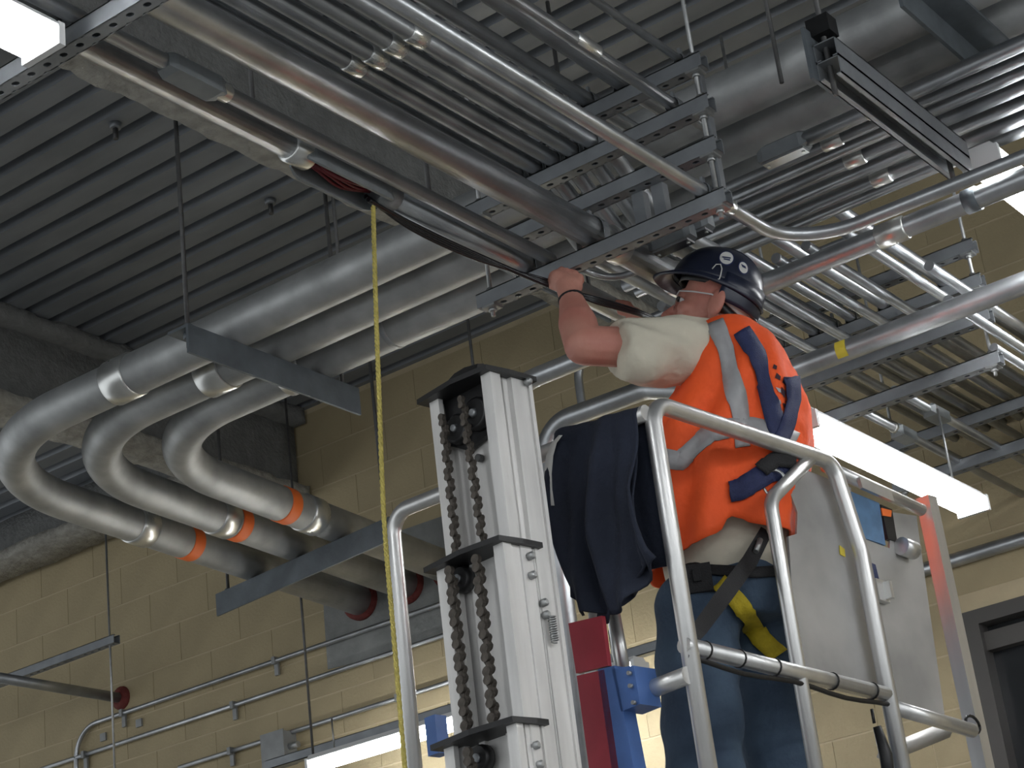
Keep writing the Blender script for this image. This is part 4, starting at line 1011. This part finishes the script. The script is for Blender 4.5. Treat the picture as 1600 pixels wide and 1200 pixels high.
# =================================================================== CABLES, ROPE, CLOTH
o0 = V((ob-.06, YP1, zP1-.03))
labs = ['thickest black cable pulled from the opened fitting', 'black cable from the opened fitting, upper one of the bundle', 'black cable from the opened fitting, lower one of the bundle', 'thin black cable with a white gleam in the pulled bundle']
hnd = ath(868, 446, HB-.165)
for k in range(4):
    dv = V((0, 0, .009*(k-1.5))) + HR*(.003*((k % 2)*2-1)); pts = []
    mids = [o0+dv*.6+V((0, .004*k, 0)), ath(640, 348+3*k, (o0.dot(HV)*.72+hnd.dot(HV)*.28)), ath(745, 398+2.5*k, (o0.dot(HV)*.35+hnd.dot(HV)*.65)), hnd+dv*.55, ath(925, 465+2*k, HB-.15), ath(1005, 490+1.5*k, HB+.03), ath(1060, 520, HB+.25)]
    n_ = len(mids)
    for i in range(n_-1):                                     # Catmull-Rom
        p0_, p1_, p2_, p3_ = mids[max(i-1, 0)], mids[i], mids[i+1], mids[min(i+2, n_-1)]
        for s_ in range(8):
            t = s_/8; pts.append(((p1_*2)+(p2_-p0_)*t+(p0_*2-p1_*5+p2_*4-p3_)*t*t+(p1_*3-p0_-p2_*3+p3_)*t**3)*.5)
    pts.append(mids[-1])
    MB().tube(pts, (.0065, .005, .005, .004)[k], 10).top('cable', 'cable', labs[k], 'cable', 'black cables being pulled')
rt = V((at(583, 322, y=YP1).x, YP1, zP1-.03))
b = MB(); rpx = [(583, 322), (587, 470), (592, 610), (600, 810), (614, 980), (633, 1205)]
def rope_at(t):
    t *= len(rpx)-1; i = min(int(t), len(rpx)-2); f = t-i; g = lambda k: rpx[max(0, min(k, len(rpx)-1))]
    c_ = [.5*((2*g(i)[m_])+(g(i+1)[m_]-g(i-1)[m_])*f+(2*g(i-1)[m_]-5*g(i)[m_]+4*g(i+1)[m_]-g(i+2)[m_])*f*f+(3*g(i)[m_]-g(i-1)[m_]-3*g(i+1)[m_]+g(i+2)[m_])*f**3) for m_ in (0, 1)]
    return on_plane(c_[0], c_[1], rt, HV)
for s_ in range(3):
    b.tube([rope_at(i/239) + HR*(.0028*math.cos(i*.85+s_*2.094)) + HV*(.0028*math.sin(i*.85+s_*2.094)) for i in range(240)], .0034, 6)
b.top('pull_rope', 'rope', 'thin yellow rope hanging straight down from the opened fitting', 'rope')
# dark cloth over the mast-side rail
Lb = [(866, 684), (858, 730), (862, 790), (872, 850), (886, 905), (906, 960)]
Rb = [(990, 648), (994, 700), (990, 760), (1004, 815), (1020, 855), (1026, 868)]
def lerp_poly(P, t):
    t *= len(P)-1; i = min(int(t), len(P)-2); f = t-i; return (P[i][0]*(1-f)+P[i+1][0]*f, P[i][1]*(1-f)+P[i+1][1]*f)
def cloth(offbase, hemdrop, seed):
    NU, NV = 26, 34; rows_ = []
    for i in range(NV+1):
        t = i/NV; l_ = lerp_poly(Lb, t); r_ = lerp_poly(Rb, t); row_ = []
        for j in range(NU+1):
            f = j/NU; hm = hemdrop*math.exp(-((f-.52)/.3)**2)*t*t
            px, py = l_[0]*(1-f)+r_[0]*f, l_[1]*(1-f)+r_[1]*f+hm
            q = s2(px, py, offbase - .012*min(1, t*4))
            q = q - LU*((.016*math.sin(f*13+math.sin(t*3+seed)*1.6+seed)+.012*math.sin(f*24+t*5))*min(1, .25+t*1.4)) + LU*.010*noise.noise(q*9)
            row_.append(q)
        rows_.append(row_)
    # over the rail and down the far side
    top_ = rows_[0]; back = []
    for k in range(1, 9):
        a = math.pi*k/8; back.append([q + LU*(.028*(1-math.cos(a))) + LZ*(.026*math.sin(a)) for q in top_])
    for k in range(1, 8): back.append([q - LZ*(.05*k) for q in back[7]])
    return list(reversed(back)) + rows_
jk = thing('draped_jacket', s2(930, 960), 'dark navy jacket draped over the cage rail beside the lift mast', 'jacket')
b = MB(); b.rings(cloth(-.034, 44, 0), False, True, closed=False); o = b.build('jacket_body', 'navy', jk); o.modifiers.new('s', 'SOLIDIFY').thickness = .006
Lb = [(872, 700), (870, 750), (872, 810), (878, 860), (884, 900), (892, 930)]; Rb = [(985, 660), (992, 720), (996, 780), (1010, 850), (1018, 880), (1000, 900)]
b = MB(); b.rings(cloth(-.012, 60, 2)[14:], False, True, closed=False); o = b.build('jacket_lining', 'navy', jk); o.modifiers.new('s', 'SOLIDIFY').thickness = .005
wp = [(876, 680, 6), (866, 692, 8), (859, 712, 11), (856, 740, 12), (858, 765, 10), (862, 790, 9)]
b = MB(); b.rings([[s2(x_-w_/2, y_, -.060), s2(x_+w_/2, y_, -.064), s2(x_+w_/2, y_, -.056), s2(x_-w_/2, y_, -.052)] for x_, y_, w_ in wp], True, True); b.build('white_trim', 'white', jk, 'white cloth edge')
